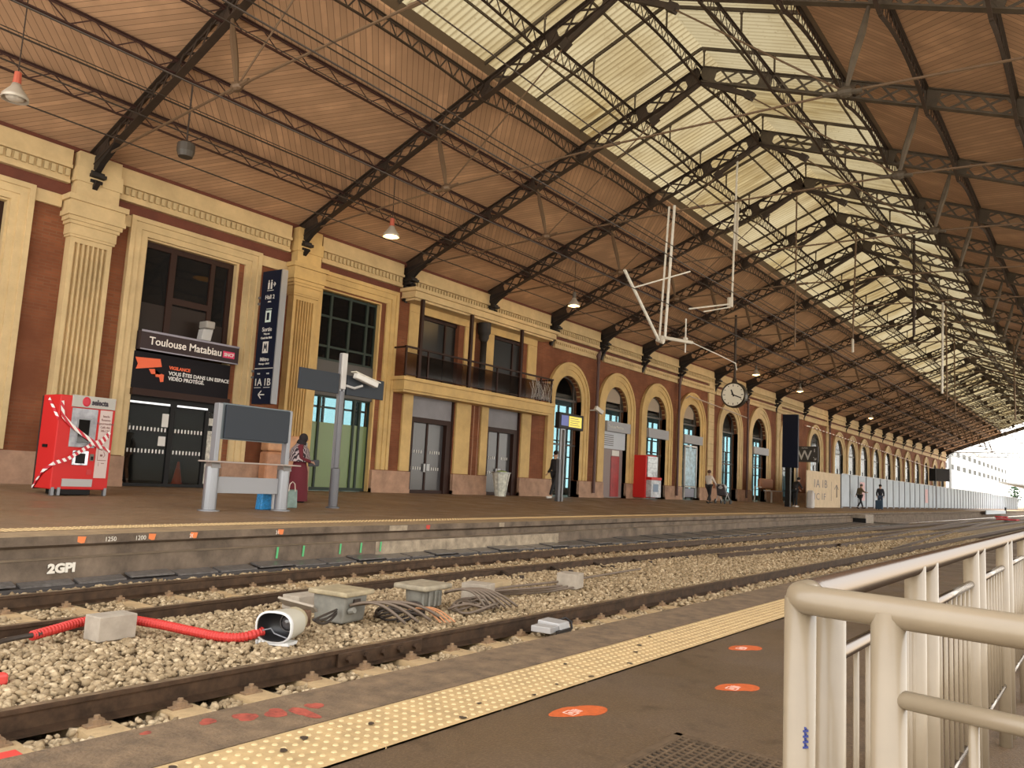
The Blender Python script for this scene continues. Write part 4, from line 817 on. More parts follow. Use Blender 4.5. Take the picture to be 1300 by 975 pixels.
# ================================================================= hanging lamps
def lamp(loc,zc,lab,lit=True,col=None,s=1.0):
    t=empty('hanging_lamp',loc,lab,'lamp','bell lamps hanging below the boarded roof')
    m=MB(); m.lathe([(.0,.30*s),(.07*s,.30*s),(.10*s,.22*s),(.22*s,.06*s),(.235*s,-.02*s),(.22*s,-.02*s),(.09*s,.2*s),(0,.26*s)],20); m.build('shade',shade,t,smooth=True)
    m=MB(); m.tube([(0,0,.28*s),(0,0,.52*s)],[.075*s,.06*s],10); m.build('socket',M('socket_'+('red' if col else 'grey'),(.42,.09,.05) if col else (.12,.10,.08),.5),t)
    m=MB(); m.tube([(0,0,.5*s),(0,0,zc-loc[2])],.012,6); m.build('suspension_rod',iron2,t)
    m=MB(); m.sph((0,0,.03*s),.12*s,12,8,sc=(1.4,1.4,.7)); m.build('bulb',bulb if lit else M('unlit_bulb',(.5,.45,.38),.3),t)
    if lit:
        ld=bpy.data.lights.new('lamp_light','POINT'); ld.energy=45; ld.color=(1,.62,.25); ld.shadow_soft_size=.12; lo=bpy.data.objects.new('lamp_light',ld); C.objects.link(lo); lo.parent=t; lo.location=(0,0,-.18*s)
lamp((-16.15,5.36,7.45),9.46,'unlit grey bell lamp hanging at the far left of the photo',False,1,1.0)
for k,(y,lab) in enumerate(((15.1,'lit bell lamp with red socket hanging above the second pilaster'),(24.75,'lit bell lamp hanging above the balcony'),(44.2,'lit bell lamp hanging right beyond the clock'),(52.3,'lit bell lamp, next one beyond the clock lamp'),(71.5,'lit bell lamp glowing far down the hall'))):
    lamp((-16.15,y,7.55),9.46,lab,True,1 if k==0 else None)
t=empty('loudspeaker',(-16.1,8.75,7.72),'dark drum loudspeaker hanging beside the first roof truss','loudspeaker')
m=MB(); m.lathe([(0,-.17),(.15,-.17),(.19,-.05),(.19,.12),(.12,.17),(0,.17)],16); m.build('drum',M('drum_dark',(.05,.04,.03),.5),t); m=MB(); m.tube([(0,0,.15),(0,0,1.5)],.02,6); m.build('rod',iron2,t)
# cables along the hall
def run(pts,r,mat,lab,cat='cable',name='overhead_cable',grp=None): m=MB(); m.tube(pts,r,6); return tag(m.build(name,mat),lab,cat,grp)
for x,z,r,lab in ((-17.68,8.03,.018,'thin cable nearest the wall running below the roof trusses'),(-17.3,8.62,.02,'second thin cable from the wall running below the trusses'),(-16.85,9.0,.022,'thick cable under the boarded roof beside the first purlin row'),(-16.5,8.9,.012,'thin wire just right of the thick roof cable'),(-13.55,10.15,.02,'dark rod along the upper boarded bay left of the skylight')):
    run([(x,-1,z),(x,130,z)],r,cabled,lab)
for x,z,lab in ((-7.9,5.0,'contact wire over the farther track'),(-7.9,6.4,'messenger wire above the farther track'),(-6.2,5.0,'contact wire over the nearer track'),(-6.2,6.3,'messenger wire above the nearer track'),(-11.2,8.0,'feeder wire left of the tracks, level with the tie rods')):
    run([(x,2,z),(x,260,z)],.011,cabled,lab,'wire','overhead_wire')
for k in range(10):
    y=16+9.3*k; m=MB(); m.tube([(-17.3,y,8.62),(-17.3,y,9.3)],.006,4)
# catenary hangers
def hang(name,lab,parts):
    loc=parts[0][0][0]; t=empty(name,loc,lab,'catenary support')
    for pts,r,mat,nm in parts:
        m=MB(); m.tube([tuple(Vector(p)-Vector(loc)) for p in pts],r,8); m.build(nm,mat,t)
wp=M('white_grey_paint',(.60,.57,.50),.5,noise=(6,.15)); ins=M('insulator',(.55,.50,.42),.4)
hang('catenary_post','white twin post with diagonal strut hanging from the third roof truss',[([(-9.42,19.3,8.62),(-9.42,18.95,4.85)],.038,wp,'post'),([(-9.58,19.3,8.62),(-9.58,18.95,4.85)],.03,wp,'post'),([(-9.5,16.79,6.18),(-9.5,18.75,4.75)],.04,wp,'strut'),([(-9.6,18.85,4.8),(-9.4,18.85,4.72)],.07,ins,'clamp'),([(-9.5,18.85,4.85),(-9.3,20.4,4.95)],.05,ins,'insulator'),([(-9.3,20.4,4.95),(-9.2,22.2,4.85),(-9.2,23.4,4.8),(-9.2,23.5,4.6)],.016,wp,'steady_arm'),([(-9.5,17.3,5.85),(-8.3,18.0,6.3)],.02,wp,'stay')])
hang('catenary_post','white insulator rod hanging from the fourth truss with level arm',[([(-9.5,24.0,11.9),(-9.5,23.75,6.85)],.035,wp,'rod'),([(-9.5,24.1,10.2),(-9.5,24.0,8.6)],.05,ins,'insulator'),([(-9.5,23.62,6.95),(-9.5,23.62,6.65)],.10,ins,'clamp'),([(-9.5,23.6,6.75),(-9.5,20.6,5.98)],.025,wp,'level_arm'),([(-9.5,23.6,6.65),(-9.5,21.6,6.1)],.02,wp,'level_arm')])
hang('catenary_drop','short white drop rod with clamp left of the clock pole',[([(-9.5,20.4,5.65),(-9.5,20.4,4.67)],.022,wp,'rod'),([(-9.5,20.4,5.1),(-9.5,20.4,5.0)],.07,ins,'clamp')])
hang('catenary_drop','brown drop tube under the fifth roof truss',[([(-9.0,28.55,12.1),(-9.0,28.5,6.16)],.03,rodm,'rod')])
hang('catenary_drop','brown drop tube under the sixth truss with small insulator',[([(-7.95,32.9,12.2),(-8.1,32.9,7.2)],.035,rodm,'rod'),([(-8.1,32.9,7.15),(-8.1,32.9,6.6)],.05,ins,'insulator')])
hang('catenary_drop','dark drop tube right of the skylight centre under the sixth truss',[([(-5.85,32.9,11.1),(-5.88,32.9,7.1)],.05,iron2,'rod'),([(-5.88,32.9,8.2),(-5.88,32.9,7.9)],.09,iron2,'clamp')])
hang('catenary_drop','pale drop tube at right under the seventh truss',[([(-5.52,37.2,9.3),(-5.59,37.2,5.4)],.045,wp,'rod')])
for x,y,z1,z0,lab in ((-6.8,46.8,11.45,6.2,'brown drop tube under the ninth truss'),(-4.2,52.2,10.45,5.6,'brown drop tube under the tenth truss near the right edge'),(-8.0,58.2,11.95,6.3,'thin brown drop tube beyond the tenth truss')):
    hang('catenary_drop',lab,[([(x,y,z1),(x,y,z0)],.04,rodm,'rod')])
run([(-2.2,33,6.2),(-.35,31.5,8.35)],.03,rodm,'slanting brown stay rod crossing the right roof','rod','stay_rod')
t=empty('roof_floodlight',(-2.12,28.5,11.0-.0),'white oval floodlight under the right boarded roof','lamp'); t.location=(-1.75,28.0,8.95)
m=MB(); m.sph((0,0,0),.2,12,8,sc=(.8,.8,1.3)); m.build('head',M('flood_white',(.62,.58,.52),.4),t); m=MB(); m.tube([(0,0,.2),(0,0,.65)],.03,6); m.build('stem',iron2,t)
# striped rope along the far wall
run([(-19.78,65.2,6.40),(-19.55,66,6.36),(-19.55,131,5.10),(-19.78,132.4,5.08)],.05,tape2,'red and white striped line running along the far wall','line','striped_rope')
m=MB(); m.tube([(-19.5,42.1,6.0),(-19.3,42.2,6.15),(-19.2,46,5.95),(-19.2,51,5.7)],.035,6); tag(m.build('wall_cable',M('wall_cable',(.45,.36,.30),.5)),'pale cable draped from fourth arch towards the clock','cable')
# white security camera on wall near pipe
t=empty('security_camera',(-19.4,32.0,4.3),'white camera on a short arm beside the red downpipe','camera'); m=MB(); m.tube([(-.3,0,0),(.1,0,0)],.03,6); m.build('arm',white,t); m=MB(); m.bar((.05,-.1,.12),(.2,.3,-.1),.16,.18); m.build('housing',white,t)
# dark totem and W sign
t=empty('sign_totem',(-15.35,48,2.4),'tall blank navy totem panel on a black pedestal right of the clock','sign'); 
m=MB(); m.box(-.46,.46,-.1,.1,0,3.2); m.build('panel',navy,t); m=MB(); m.box(-.28,.02,-.12,.12,-2.33,0); m.build('pedestal',black,t)
t=empty('letter_sign',(-15.4,51.5,2.9),'dark square platform sign with large white letter W','sign')
m=MB(); m.box(-.05,.05,0,3.2,0,1.05); 
m=MB(); m.box(-.62,.68,-.05,.05,0,1.0); m.build('panel',M('sign_charcoal',(.05,.045,.04),.5),t)
text('lettering','W',.85,(-.60,-.055,.15),FY,white,t,bold=.01); text('lettering','REPÈRE',.12,(-.35,-.055,.85),FY,white,t); text('lettering','i',.3,(.42,-.055,.65),FY,white,t,bold=.01)
m=MB(); m.bar((.38,-.055,.32),(.55,-.055,.15),.004,.03); m.bar((.55,-.055,.15),(.42,-.055,.15),.004,.03); m.bar((.55,-.055,.15),(.55,-.055,.28),.004,.03); m.build('arrow',white,t); m=MB(); m.tube([(-.65,0,-2.9),(-.65,0,1.2)],.05,6); m.build('post',alup,t)
# small double screen far away
t=empty('platform_screen',(-14.6,92,2.9),'pair of dark platform monitors above the far end of hoarding','screen'); m=MB(); m.box(-.5,.1,-.1,.1,0,1.3); m.build('small_monitor',black,t); m=MB(); m.box(.15,1.4,-.1,.1,0,1.3); m.build('wide_monitor',M('monitor_grey',(.07,.07,.075),.4),t); m=MB(); m.tube([(.12,0,-2.9),(.12,0,1.3)],.06,6); m.build('post',alup,t)
# ================================================================= hoarding
ply=M('plywood_beige',(.56,.43,.28),.7,noise=(2,.1))
t=empty('direction_board',(-15.3,50.9,0),'beige hoarding panel marked 1A 1B with up arrow','board')
m=MB(); m.v=[]; m.box(0,.06,0,7.7,.05,2.38); pb=m.build('panel',ply,t); t.rotation_euler=(0,0,0)
ink=M('sign_ink',(.16,.14,.14),.6)
text('lettering','1A 1B',.75,(.065,1.3,1.35),FX,ink,t,sx_=1.7); text('lettering','1C 1F',.62,(.065,1.4,.55),FX,ink,t,sx_=1.8)
m=MB(); m.bar((.065,6.7,.75),(.065,6.7,1.6),.004,.10); m.bar((.065,6.7,1.6),(.065,6.2,1.3),.004,.07); m.bar((.065,6.7,1.6),(.065,7.2,1.3),.004,.07); m.box(.062,.066,5.45,5.5,.5,1.8); m.build('arrow',ink,t)
hw=M('hoarding_white',(.40,.44,.48),.5,.1,noise=(.6,.12)); ys=[58.8]; 
while ys[-1]<190: ys.append(ys[-1]+2.4)
m=MB(); xs=lambda y: -15.3-.0*y
for i,(a,b) in enumerate(zip(ys,ys[1:])):
    m=MB(); hgt=2.45 if b<150 else 2.3; n=12 if a<100 else 6
    pts=[]
    for k in range(n*2+1): yy=a+(b-a)*k/(n*2); pts.append((.04 if (k//1)%2 else 0,yy))
    for k in range(len(pts)-1):
        (d0,y0),(d1,y1)=pts[k],pts[k+1]; m.add([(d0,y0-a,.12),(d1,y1-a,.12),(d1,y1-a,hgt),(d0,y0-a,hgt)],[(0,1,2,3)])
    o=m.build('hoarding_panel',hw,loc=(-15.3,a,0)); tag(o,'white corrugated metal hoarding panel on the far platform','fence panel','white corrugated hoarding panels')
    sd_=o.modifiers.new('s','SOLIDIFY'); sd_.thickness=.02
    q=MB(); q.box(.03,.09,0,.08,0,hgt+.02); q.box(.03,.09,0,2.4,hgt-.04,hgt+.02); q.box(.0,.10,-.1,.25,0,.10); q.build('post',alup,o)
    if i in (2,13): q=MB(); q.box(.06,.07,.5,1.9,.6,2.0); q.build('poster',M('pink_poster',(.62,.36,.36),.6,noise=(2,.2)),o)
# ================================================================= far background
bw=M('far_building_white',(.78,.78,.76),.7)
t=empty('office_building',(-42,140,0),'overexposed white office building with rows of small windows','building')
m=MB(); m.box(-12,7,12,260,0,22); m.build('wall',bw,t)
for z in (14.2,10.4,18.2):
    m=MB(); m.box(7,8.2,12,260,z-1.6,z-1.35); m.build('balcony_band',bw,t)
for z in (14.4,10.6):
    for k in range(16):
        m=MB(); y=70+k*11.5; m.box(6.98,7.05,y,y+6.0,z-.9,z+.5); m.build('window',M('far_window',(.14,.14,.13),.9,spec=.1),t)
t=empty('signal_gantry',(-21.5,150,0),'grey lattice signal gantry spanning the tracks beyond the hall','gantry')
m=MB(); 
for k in range(40): m.bar((k*1.0,0,8.4),(k*1.0+.5,0,9.1),.08,.08); m.bar((k*1.0+.5,0,9.1),(k+1.0,0,8.4),.08,.08)
m.bar((0,0,8.4),(40,0,8.4),.12,.12); m.bar((0,0,9.1),(40,0,9.1),.12,.12); m.build('beam',M('gantry_grey',(.20,.20,.19),.5),t)
for x in (0,14.5,40): m=MB(); m.box(x-.2,x+.2,-.2,.2,-.6,9); m.build('leg',MC['gantry_grey'],t)
t=empty('platform_canopy',(-15,165,0),'grey canopy of the far platform on slim columns','canopy')
m=MB(); m.add([(-1,0,4.9),(3,0,4.5),(6,0,5.1),(6,120,5.1),(3,120,4.5),(-1,120,4.9)],[(0,1,4,5),(1,2,3,4)]); q=m.build('roof',M('canopy_grey',(.32,.31,.28),.6),t); s_=q.modifiers.new('s','SOLIDIFY'); s_.thickness=.25
for y in (4,16,28,40,60): m=MB(); m.tube([(2.5,y,0),(2.5,y,4.6)],.14,8); m.build('column',M('canopy_column',(.25,.26,.26),.5),t)
t=empty('far_tree',(-17.8,215,0),'small dark green tree at the end of the far platform','tree')
cl=MB()
for k in range(160):
    a=random.random()*6.28; zz=random.uniform(1,5); r=random.uniform(0,1.6)*(1-abs(zz-3)/3.2); cl.sph((r*cos(a),r*sin(a),zz),.22,5,3,sc=(1,1,.7))
cl.build('foliage',M('foliage',(.05,.10,.05),.8,noise=(3,.5)),t); m=MB(); m.tube([(0,0,0),(0,0,2)],.12,6); m.build('trunk',iron2,t)
t=empty('catenary_mast',(-16.6,185,0),'pale lattice catenary mast beyond the hall at right edge','mast')
m=MB()
for x in (-.3,.3): m.bar((x,0,0),(x,0,13),.08,.08)
for k in range(13): m.bar((-.3,0,k),(.3,0,k+1),.05,.05)
m.build('mast',M('mast_pale',(.35,.36,.35),.5),t); m=MB(); m.tube([(0,0,9),(6,0,9.6)],.06,6); m.tube([(0,0,10.6),(6,0,9.6)],.04,6); m.build('arm',MC['mast_pale'],t)
for k,(x,y) in enumerate(((-11.9,46),)):
    t=empty('track_pier',(x+.75,y,ZG),'concrete block with dark recess beside the far platform edge','concrete block'); m=MB(); m.box(-.8,.7,-.9,.9,0,.62); m.build('block',M('pier_concrete',(.28,.23,.18),.9,noise=(4,.3)),t,bevel=.03); m=MB(); m.box(-.5,.72,-.93,-.85,.05,.42); m.build('recess',black,t)
t=empty('work_cover',(-7.6,85,ZR),'crumpled red cover lying on the distant tracks','cover'); m=MB(); m.box(-.8,.8,-1.5,1.5,0,.12); m.build('sheet',M('red_sheet',(.50,.05,.06),.8,noise=(3,.4)),t,bevel=.08); m=MB(); m.box(-1,0,-.5,.5,.18,.32); m.build('fold',MC['red_sheet'],t,bevel=.05)
t=empty('low_barrier',(-11,100,0),'pale blue grey low barrier boards beside the far tracks','barrier'); m=MB(); m.box(0,.1,0,20,-.3,.12); m.build('board',M('pale_blue',(.50,.56,.60),.5),t); m=MB(); m.box(-.02,.15,19.6,20,-.3,.5); m.build('end_post',black,t)
# wall chalk and spray marks on the platform wall
def wallmark(name,lab,mat,segs,y0,z0,s=1,xo=.006,w=.03):
    m=MB(); x=ex(y0)+xo
    for (a,b),(c,d) in segs: m.bar((x,y0+a*s,z0+b*s),(x,y0+c*s,z0+d*s),.004,w)
    return tag(m.build(name,mat),lab,'mark')
E1=0.006
x=ex(5.0)+.004
yy=4.12
o=text('graffiti','2GPI',.135,(ex(4.0)+.014,4.0,-.40),(PI/2,0,math.atan2(1,-.128)),whitespray,None,bold=.007,sx_=1.15); tag(o,'white hand painted lettering on the lower platform wall at left','graffiti')
for y,s_ in ((4.63,'1250'),(5.02,'1200'),(5.78,'20'),(7.2,'31')):
    o=text('chalk_number',s_,.075,(ex(y)+.006,y,-.085),(PI/2,0,math.atan2(1,-.128)),whitespray,None,ext=.001); tag(o,'small white chalk number %s, %s'%(s_,{'1250':'left of the others on the far platform edge','1200':'second from left on the far platform edge','20':'above the lower wall near the display stand','31':'below the woman in burgundy'}[s_]),'mark')
for k,y in enumerate((4.35,5.25,5.85,7.3,10.6)):
    m=MB(); xx=ex(y)+.004; m.prism([(y-.05,-.015),(y+.05,-.02),(y+.035,-.09),(y,-.095),(y-.06,-.07)],0,xx,xx+.002); tag(m.build('spray_mark',orspray if k<4 else redspray),['orange spray blot on the platform edge at the far left','orange spray stroke left of the display stand foot','orange spray mark under the left leg of display stand','orange spray triangle below the woman','red spray smear on the platform edge near the pale concrete'][k],'mark')
for k,y in enumerate((7.25,7.75,8.5,8.95,9.4)):
    m=MB(); xx=ex(y)+.016; m.bar((xx,y,-.43),(xx,y+.01,-.27),.002,.035,up=(0,1,0)); tag(m.build('spray_stroke',greenspray),'green vertical spray stroke on the lower platform wall','mark','green strokes on the platform wall')
m=MB(); y0=9.6; y1=13.0
m.add([(ex(y0)+.003,y0,-.012),(ex(y1)+.003,y1,-.012),(ex(y1)+.003,y1,-.098),(ex(y0)+.003,y0,-.098)],[(0,1,2,3)]); m.add([(ex(y0)+.016,y0-.3,-.27),(ex(y1)+.016,y1+2,-.27),(ex(y1)+.016,y1+2,-.6),(ex(y0)+.016,y0-.3,-.6)],[(0,1,2,3)])
trim(m,wallN)
# ================================================================= near platform marks
for k,(cx,cy,a,L_) in enumerate(((-2.47,4.0,-.30,.40),(-2.03,5.27,-1.25+.8,.34),(-2.48,6.6,-.35,.34))):
    poly=[]
    for j in range(28):
        u=2*PI*j/28; r=L_/2*cos(u); w_=.055+.035*(cos(u)>0)*abs(cos(u))-.012*cos(2*u); poly.append((w_*1.25*sin(u)+(.02 if cos(u)>.2 else 0),r))
    ca,sa=cos(a),sin(a); m=MB(); m.prism([(x*ca-y*sa,x*sa+y*ca) for x,y in poly],2,0,.003)
    t=empty('footprint_sticker',(cx,cy,ZB+.001),['orange sole shaped floor sticker nearest the camera','orange sole shaped floor sticker, middle one beside the railing','orange sole shaped floor sticker farthest along the platform'][k],'sticker'); m.build('sole',orange,t)
    m=MB()
    for d in (-.03,.03): m.box(-.035,.035,-.06+d-.003,-.06+d+.003,.003,.0045)
    for d in (-.035,.035): m.box(d-.003,d+.003,-.09,-.03,.003,.0045)
    m.box(-.015,.015,-.07,-.05,.003,.0045); m.box(-.03,.03,-.015,-.01,.003,.0045); m.box(-.03,.03,0,.005,.003,.0045); m.box(-.02,.03,.015,.02,.003,.0045); m.build('print',M('sticker_print',(.70,.45,.36),.6),t)
random.seed(3)
def blob(cx,cy,r,z,name,mat,lab,sq=1.0):
    m=MB(); n=22; ph=[random.random()*6 for _ in range(4)]; P=[]
    for j in range(n): u=2*PI*j/n; rr=r*(1+.2*sin(2*u+ph[0])+.12*sin(3*u+ph[1])+.05*sin(7*u+ph[2])); P.append((cx+rr*cos(u)*sq,cy+rr*sin(u)))
    m.prism(P,2,z,z+.0015); return tag(m.build(name,mat),lab,'mark')
rs=M('faded_red_spray',(.30,.055,.03),.85,noise=(16,.5)); 
for k,(x,y,r,q) in enumerate(((-3.60,2.60,.07,.8),(-3.55,2.75,.055,1.4),(-3.46,2.86,.05,2),(-3.52,2.98,.04,1.5),(-3.66,2.42,.04,1.2),(-3.70,2.12,.025,1))):
    blob(x,y,r,ZB+.0045,'spray_patch',rs,['widest faded red spray patch on the platform edge','faded red spray patch right of the widest one','elongated faded red spray streak near the warning strip','faded red spray tip at the right end of the marks','small faded red spray patch left of the widest one','tiny red spray dot on the edge above the left corner'][k],q)
st_=M('dark_stain',(.05,.032,.02),.6)
for k in range(14):
    y=1.9+k*.33+random.random()*.2; x=-3.2+random.random()*.4; blob(x,y,.012+random.random()*.010,ZB+.0165,'gum_stain',st_,'dark chewing gum stain on the near warning strip')['group']='gum stains on the warning strip'
# floor grate
t=empty('floor_grate',(-1.60,3.6,ZB+.002),'rusty iron floor grate set in the platform before the railing','grate')
m=MB(); x0,x1,y0,y1=-.27,.62,-.75,.44
for (a,b,c,d) in ((x0,x1,y0,y0+.04),(x0,x1,y1-.04,y1),(x0,x0+.04,y0,y1),(x1-.04,x1,y0,y1)): m.box(a,b,c,d,0,.012)
gm=M('grate_rust',(.12,.075,.04),.7,.3,noise=(12,.4)); m.build('frame',gm,t)
m=MB(); k=0
while x0+.04+k*.045<x1-.02: xx=x0+.04+k*.045; m.box(xx,xx+.012,y0,y1,0,.010); k+=1
k=0
while y0+.04+k*.045<y1-.02: yy=y0+.04+k*.045; m.box(x0,x1,yy,yy+.012,0,.009); k+=1
m.build('grid',gm,t); m=MB(); m.box(x0,x1,y0,y1,-.001,.001); m.build('pit',M('pit_black',(.012,.009,.006),.9),t)
# ================================================================= railing (handrail at the stair head)
t=empty('pipe_railing',(-.5,1.62,ZB),'cream painted pipe railing with polished long handrail around the stairs','railing')
H_=.70-ZB-.033
def rr(nm,pts,r,mat,n=16): m=MB(); m.tube([(a+.5,b-1.62,c-ZB) for a,b,c in pts],r,n); return m.build(nm,mat,t,smooth=True)
zt=.695
cor=[(-.505,1.74,zt),(-.508,1.70,zt),(-.507,1.66,zt),(-.498,1.63,zt),(-.48,1.612,zt),(-.44,1.605,zt),(-.30,1.59,zt),(.5,1.48,zt),(.9,1.43,zt)]
rr('front_handrail',cor,.0285,beige,20)
rr('long_handrail',[(-.50,1.72,zt+.0),(-.50,30,zt+.0)],.030,chrome,20)
for x,y,r in ((-.500,1.635,.030),(-.330,1.592,.030),(-.0,1.55,.031),(.35,1.5,.031)): rr('front_post',[(x,y,ZB),(x,y,zt)],r,beige,20)
ps=[1.62,2.77,4.0,5.22,6.45,7.67,8.9,10.1,11.3,12.5]
for y in ps:
    if y>2: rr('long_post',[(-.497,y,ZB),(-.497,y,zt)],.031,beige,16)
    rr('long_post',[(-.497,y+.22,ZB),(-.497,y+.22,zt)],.031,beige,16)
for a,b in zip(ps,ps[1:]):
    rr('infill_rail',[(-.497,a+.22,.55),(-.497,b,.55)],.016,chrome,12); rr('infill_rail',[(-.497,a+.22,-.08),(-.497,b,-.08)],.012,chrome,10)
    if a<9:
        n=8 
        for k in range(n): y=a+.32+k*.115; rr('baluster',[(-.497,y,-.08),(-.497,y,.55)],.0070,beige,8)
rr('front_infill_rail',[(-.31,1.585,.548),(.35,1.49,.548)],.0165,beige,14)
for x,y in ((-.195,1.57),(-.1,1.556),(.0,1.54),(.1,1.53)): rr('front_baluster',[(x,y,-.3),(x,y,.548)],.0085,beige,10)
rr('front_infill_rail',[(-.31,1.585,-.28),(.35,1.49,-.28)],.0165,beige,14)
m=MB()
for k in range(8): s_=.004*(1 if k%2 else -1); m.bar((-.478+.5-.006+s_,1.6005-1.62+.010,.418-ZB+k*.005),(-.478+.5-.002-s_,1.6005-1.62+.012,.421-ZB+k*.005),.0035,.004)
m.build('ink_scribble',M('ink_blue',(.02,.03,.15),.5),t)
# ================================================================= track-side equipment
def block(loc,sx_,sy,sz,rz,lab,mat=grey,name='concrete_block'):
    o=MB().box(-sx_/2,sx_/2,-sy/2,sy/2,0,sz).build(name,mat,loc=loc,bevel=.008); o.rotation_euler=(0,0,rz); return tag(o,lab,'block')
ZBk=-.605
block((-6.72,3.44,ZBk),.22,.33,.20,.08,'grey concrete block over the red hose, nearest the left edge')
block((-6.97,5.68,ZBk),.26,.46,.15,.06,'low grey block behind the round signal lamp')
block((-6.28,7.75,ZBk),.34,.26,.20,.25,'pale grey cube beside the coiled cables')
block((-6.62,8.45,ZBk),.24,.62,.13,.1,'sand coloured slab just right of pale cube',M('sand_block',(.40,.29,.16),.85,noise=(5,.2)))
block((-6.20,9.72,ZBk),.30,.30,.21,.2,'farthest pale grey cube on the ballast')
o=MB().box(-.22,.22,-.012,.012,0,.15).build('loose_plate',grey,loc=(-6.55,5.28,-.52),bevel=.003); o.rotation_euler=(.95,.1,.25); tag(o,'small grey plate leaning against the low block','plate')
# red corrugated hose
def hose(pts,r,mat,lab,name,rib=True,per=.028):
    P=[Vector(p) for p in pts]; out=[]
    for i in range(len(P)-1):
        p0=P[max(i-1,0)];p1=P[i];p2=P[i+1];p3=P[min(i+2,len(P)-1)]
        n=max(2,int((p2-p1).length/(per/4)))
        for k in range(n):
            u=k/n; out.append(.5*((2*p1)+(-p0+p2)*u+(2*p0-5*p1+4*p2-p3)*u*u+(-p0+3*p1-3*p2+p3)*u**3))
    out.append(P[-1]); rs_=[r*(1+(.10*(1 if (j//2)%2 else -.6) if rib else 0)) for j in range(len(out))]
    m=MB(); m.tube(out,rs_,12); return tag(m.build(name,mat,smooth=not rib),lab,'hose' if rib else 'cable')
hose([(-6.85,2.88,-.54),(-6.92,3.10,-.52),(-6.99,3.35,-.50),(-6.96,3.62,-.50),(-6.62,3.78,-.51),(-6.25,3.90,-.53),(-5.98,4.0,-.545),(-5.84,4.12,-.54),(-5.82,4.3,-.51)],.037,redhose,'red corrugated hose lying over the ballast towards the signal lamp','corrugated_hose')
# ground signal lamp
t=empty('signal_lamp',(-5.75,4.47,-.455),'white rimmed oval signal lamp lying on its side on the ballast','lamp',rz=.42)
# axis along local +Y (pointing to -Y at mouth)
def oval(rx,rz,y,n=28,sh=0): return [(rx*(abs(cos(2*PI*k/n))**.75)*(1 if cos(2*PI*k/n)>=0 else -1),y,rz*(abs(sin(2*PI*k/n))**.75)*(1 if sin(2*PI*k/n)>=0 else -1)+sh) for k in range(n)]
def loft(rings,mi=0):
    m=MB(); n=len(rings[0])
    for r_ in rings: m.v+=r_
    for i in range(len(rings)-1):
        for k in range(n): k2=(k+1)%n; m.f.append((i*n+k,i*n+k2,(i+1)*n+k2,(i+1)*n+k)); m.m.append(0)
    return m
loft([oval(.155,.118,-.20),oval(.17,.133,-.20),oval(.17,.133,-.17),oval(.158,.12,-.15)]).build('rim',white,t,smooth=True)
loft([oval(.157,.12,-.195),oval(.16,.122,-.05),oval(.15,.115,.08)]).build('hood',M('lamp_body_outer',(.46,.42,.33),.5),t,smooth=True)
loft([oval(.150,.114,-.19),oval(.145,.11,-.02),oval(.02,.02,-.015)]).build('hood_lining',M('lamp_inside',(.02,.018,.018),.35),t,smooth=True)
m=MB(); m.lathe([(0,-.075),(.03,-.072),(.055,-.055),(.068,-.03),(.068,0)],18,(.05,0,.02),1); m.build('lens',M('lens_glass',(.10,.09,.09),.08,spec=.9),t,smooth=True)
m=MB(); m.lathe([(.072,-.04),(.08,-.04),(.08,0),(.072,0)],18,(.05,0,.02),1); m.build('lens_ring',M('lens_ring',(.14,.13,.13),.3,.5),t)
m=MB(); m.tube([(-.12,-.16,-.04),(-.05,-.15,-.02),(-.02,-.14,-.06),(.05,-.15,-.075),(.13,-.16,-.09)],.006,6); m.build('wire_guard',alup,t)
m=MB(); m.lathe([(.115,.07),(.12,.16),(.10,.22),(0,.22)],20,(0,0,0),1); m.build('rear_drum',M('drum_sand',(.42,.35,.22),.6),t,smooth=True)
m=MB(); m.box(-.09,.09,.22,.30,-.06,.08); m.build('rear_box',M('rust_box',(.12,.06,.03),.7),t,bevel=.01)
m=MB(); m.box(-.15,.15,-.20,-.04,-.145,-.12); m.build('base_plate',white,t)
for x in (-.14,-.11,-.08): m=MB(); m.box(x-.008,x+.008,-.215,-.195,-.15,-.11); m.build('base_rib',white,t)
# junction boxes
t=empty('junction_box',(-6.20,5.48,-.60),'large grey junction box with sandy lid feeding a cable bundle','junction box',rz=.15)
m=MB(); m.prism([(-.19,0),(.17,0),(.20,.26),(-.22,.26)],1,-.17,.17); m.build('body',greym,t,bevel=.02); m=MB(); m.box(-.26,.24,-.21,.23,.26,.31); m.build('lid',M('lid_sand',(.34,.27,.16),.7,noise=(8,.3)),t,bevel=.015)
m=MB(); m.tube([(.2,-.1,.12),(.26,-.1,.14)],.03,8); m.build('gland',greym,t)
m=MB(); m.box(.17,.21,-.05,.05,.17,.23); m.build('latch',iron2,t)
t=empty('junction_box',(-6.30,6.78,-.60),'rounded grey junction box with ribbed sides and flat lid','junction box',rz=.1)
m=MB(); m.lathe([(.16,0),(.19,.05),(.20,.15),(.20,.20)],14,(0,0,0)); m.build('body',greym,t,smooth=True); m=MB(); m.box(-.24,.22,-.25,.27,.20,.26); m.build('lid',M('lid_grey_sand',(.30,.25,.17),.7,noise=(8,.3)),t,bevel=.02)
for k in range(5): a=-.9+k*.35; m=MB(); m.box(.185,.215,-.012,.012,.03,.19); q=m.build('rib',greym,t); q.rotation_euler=(0,0,a)
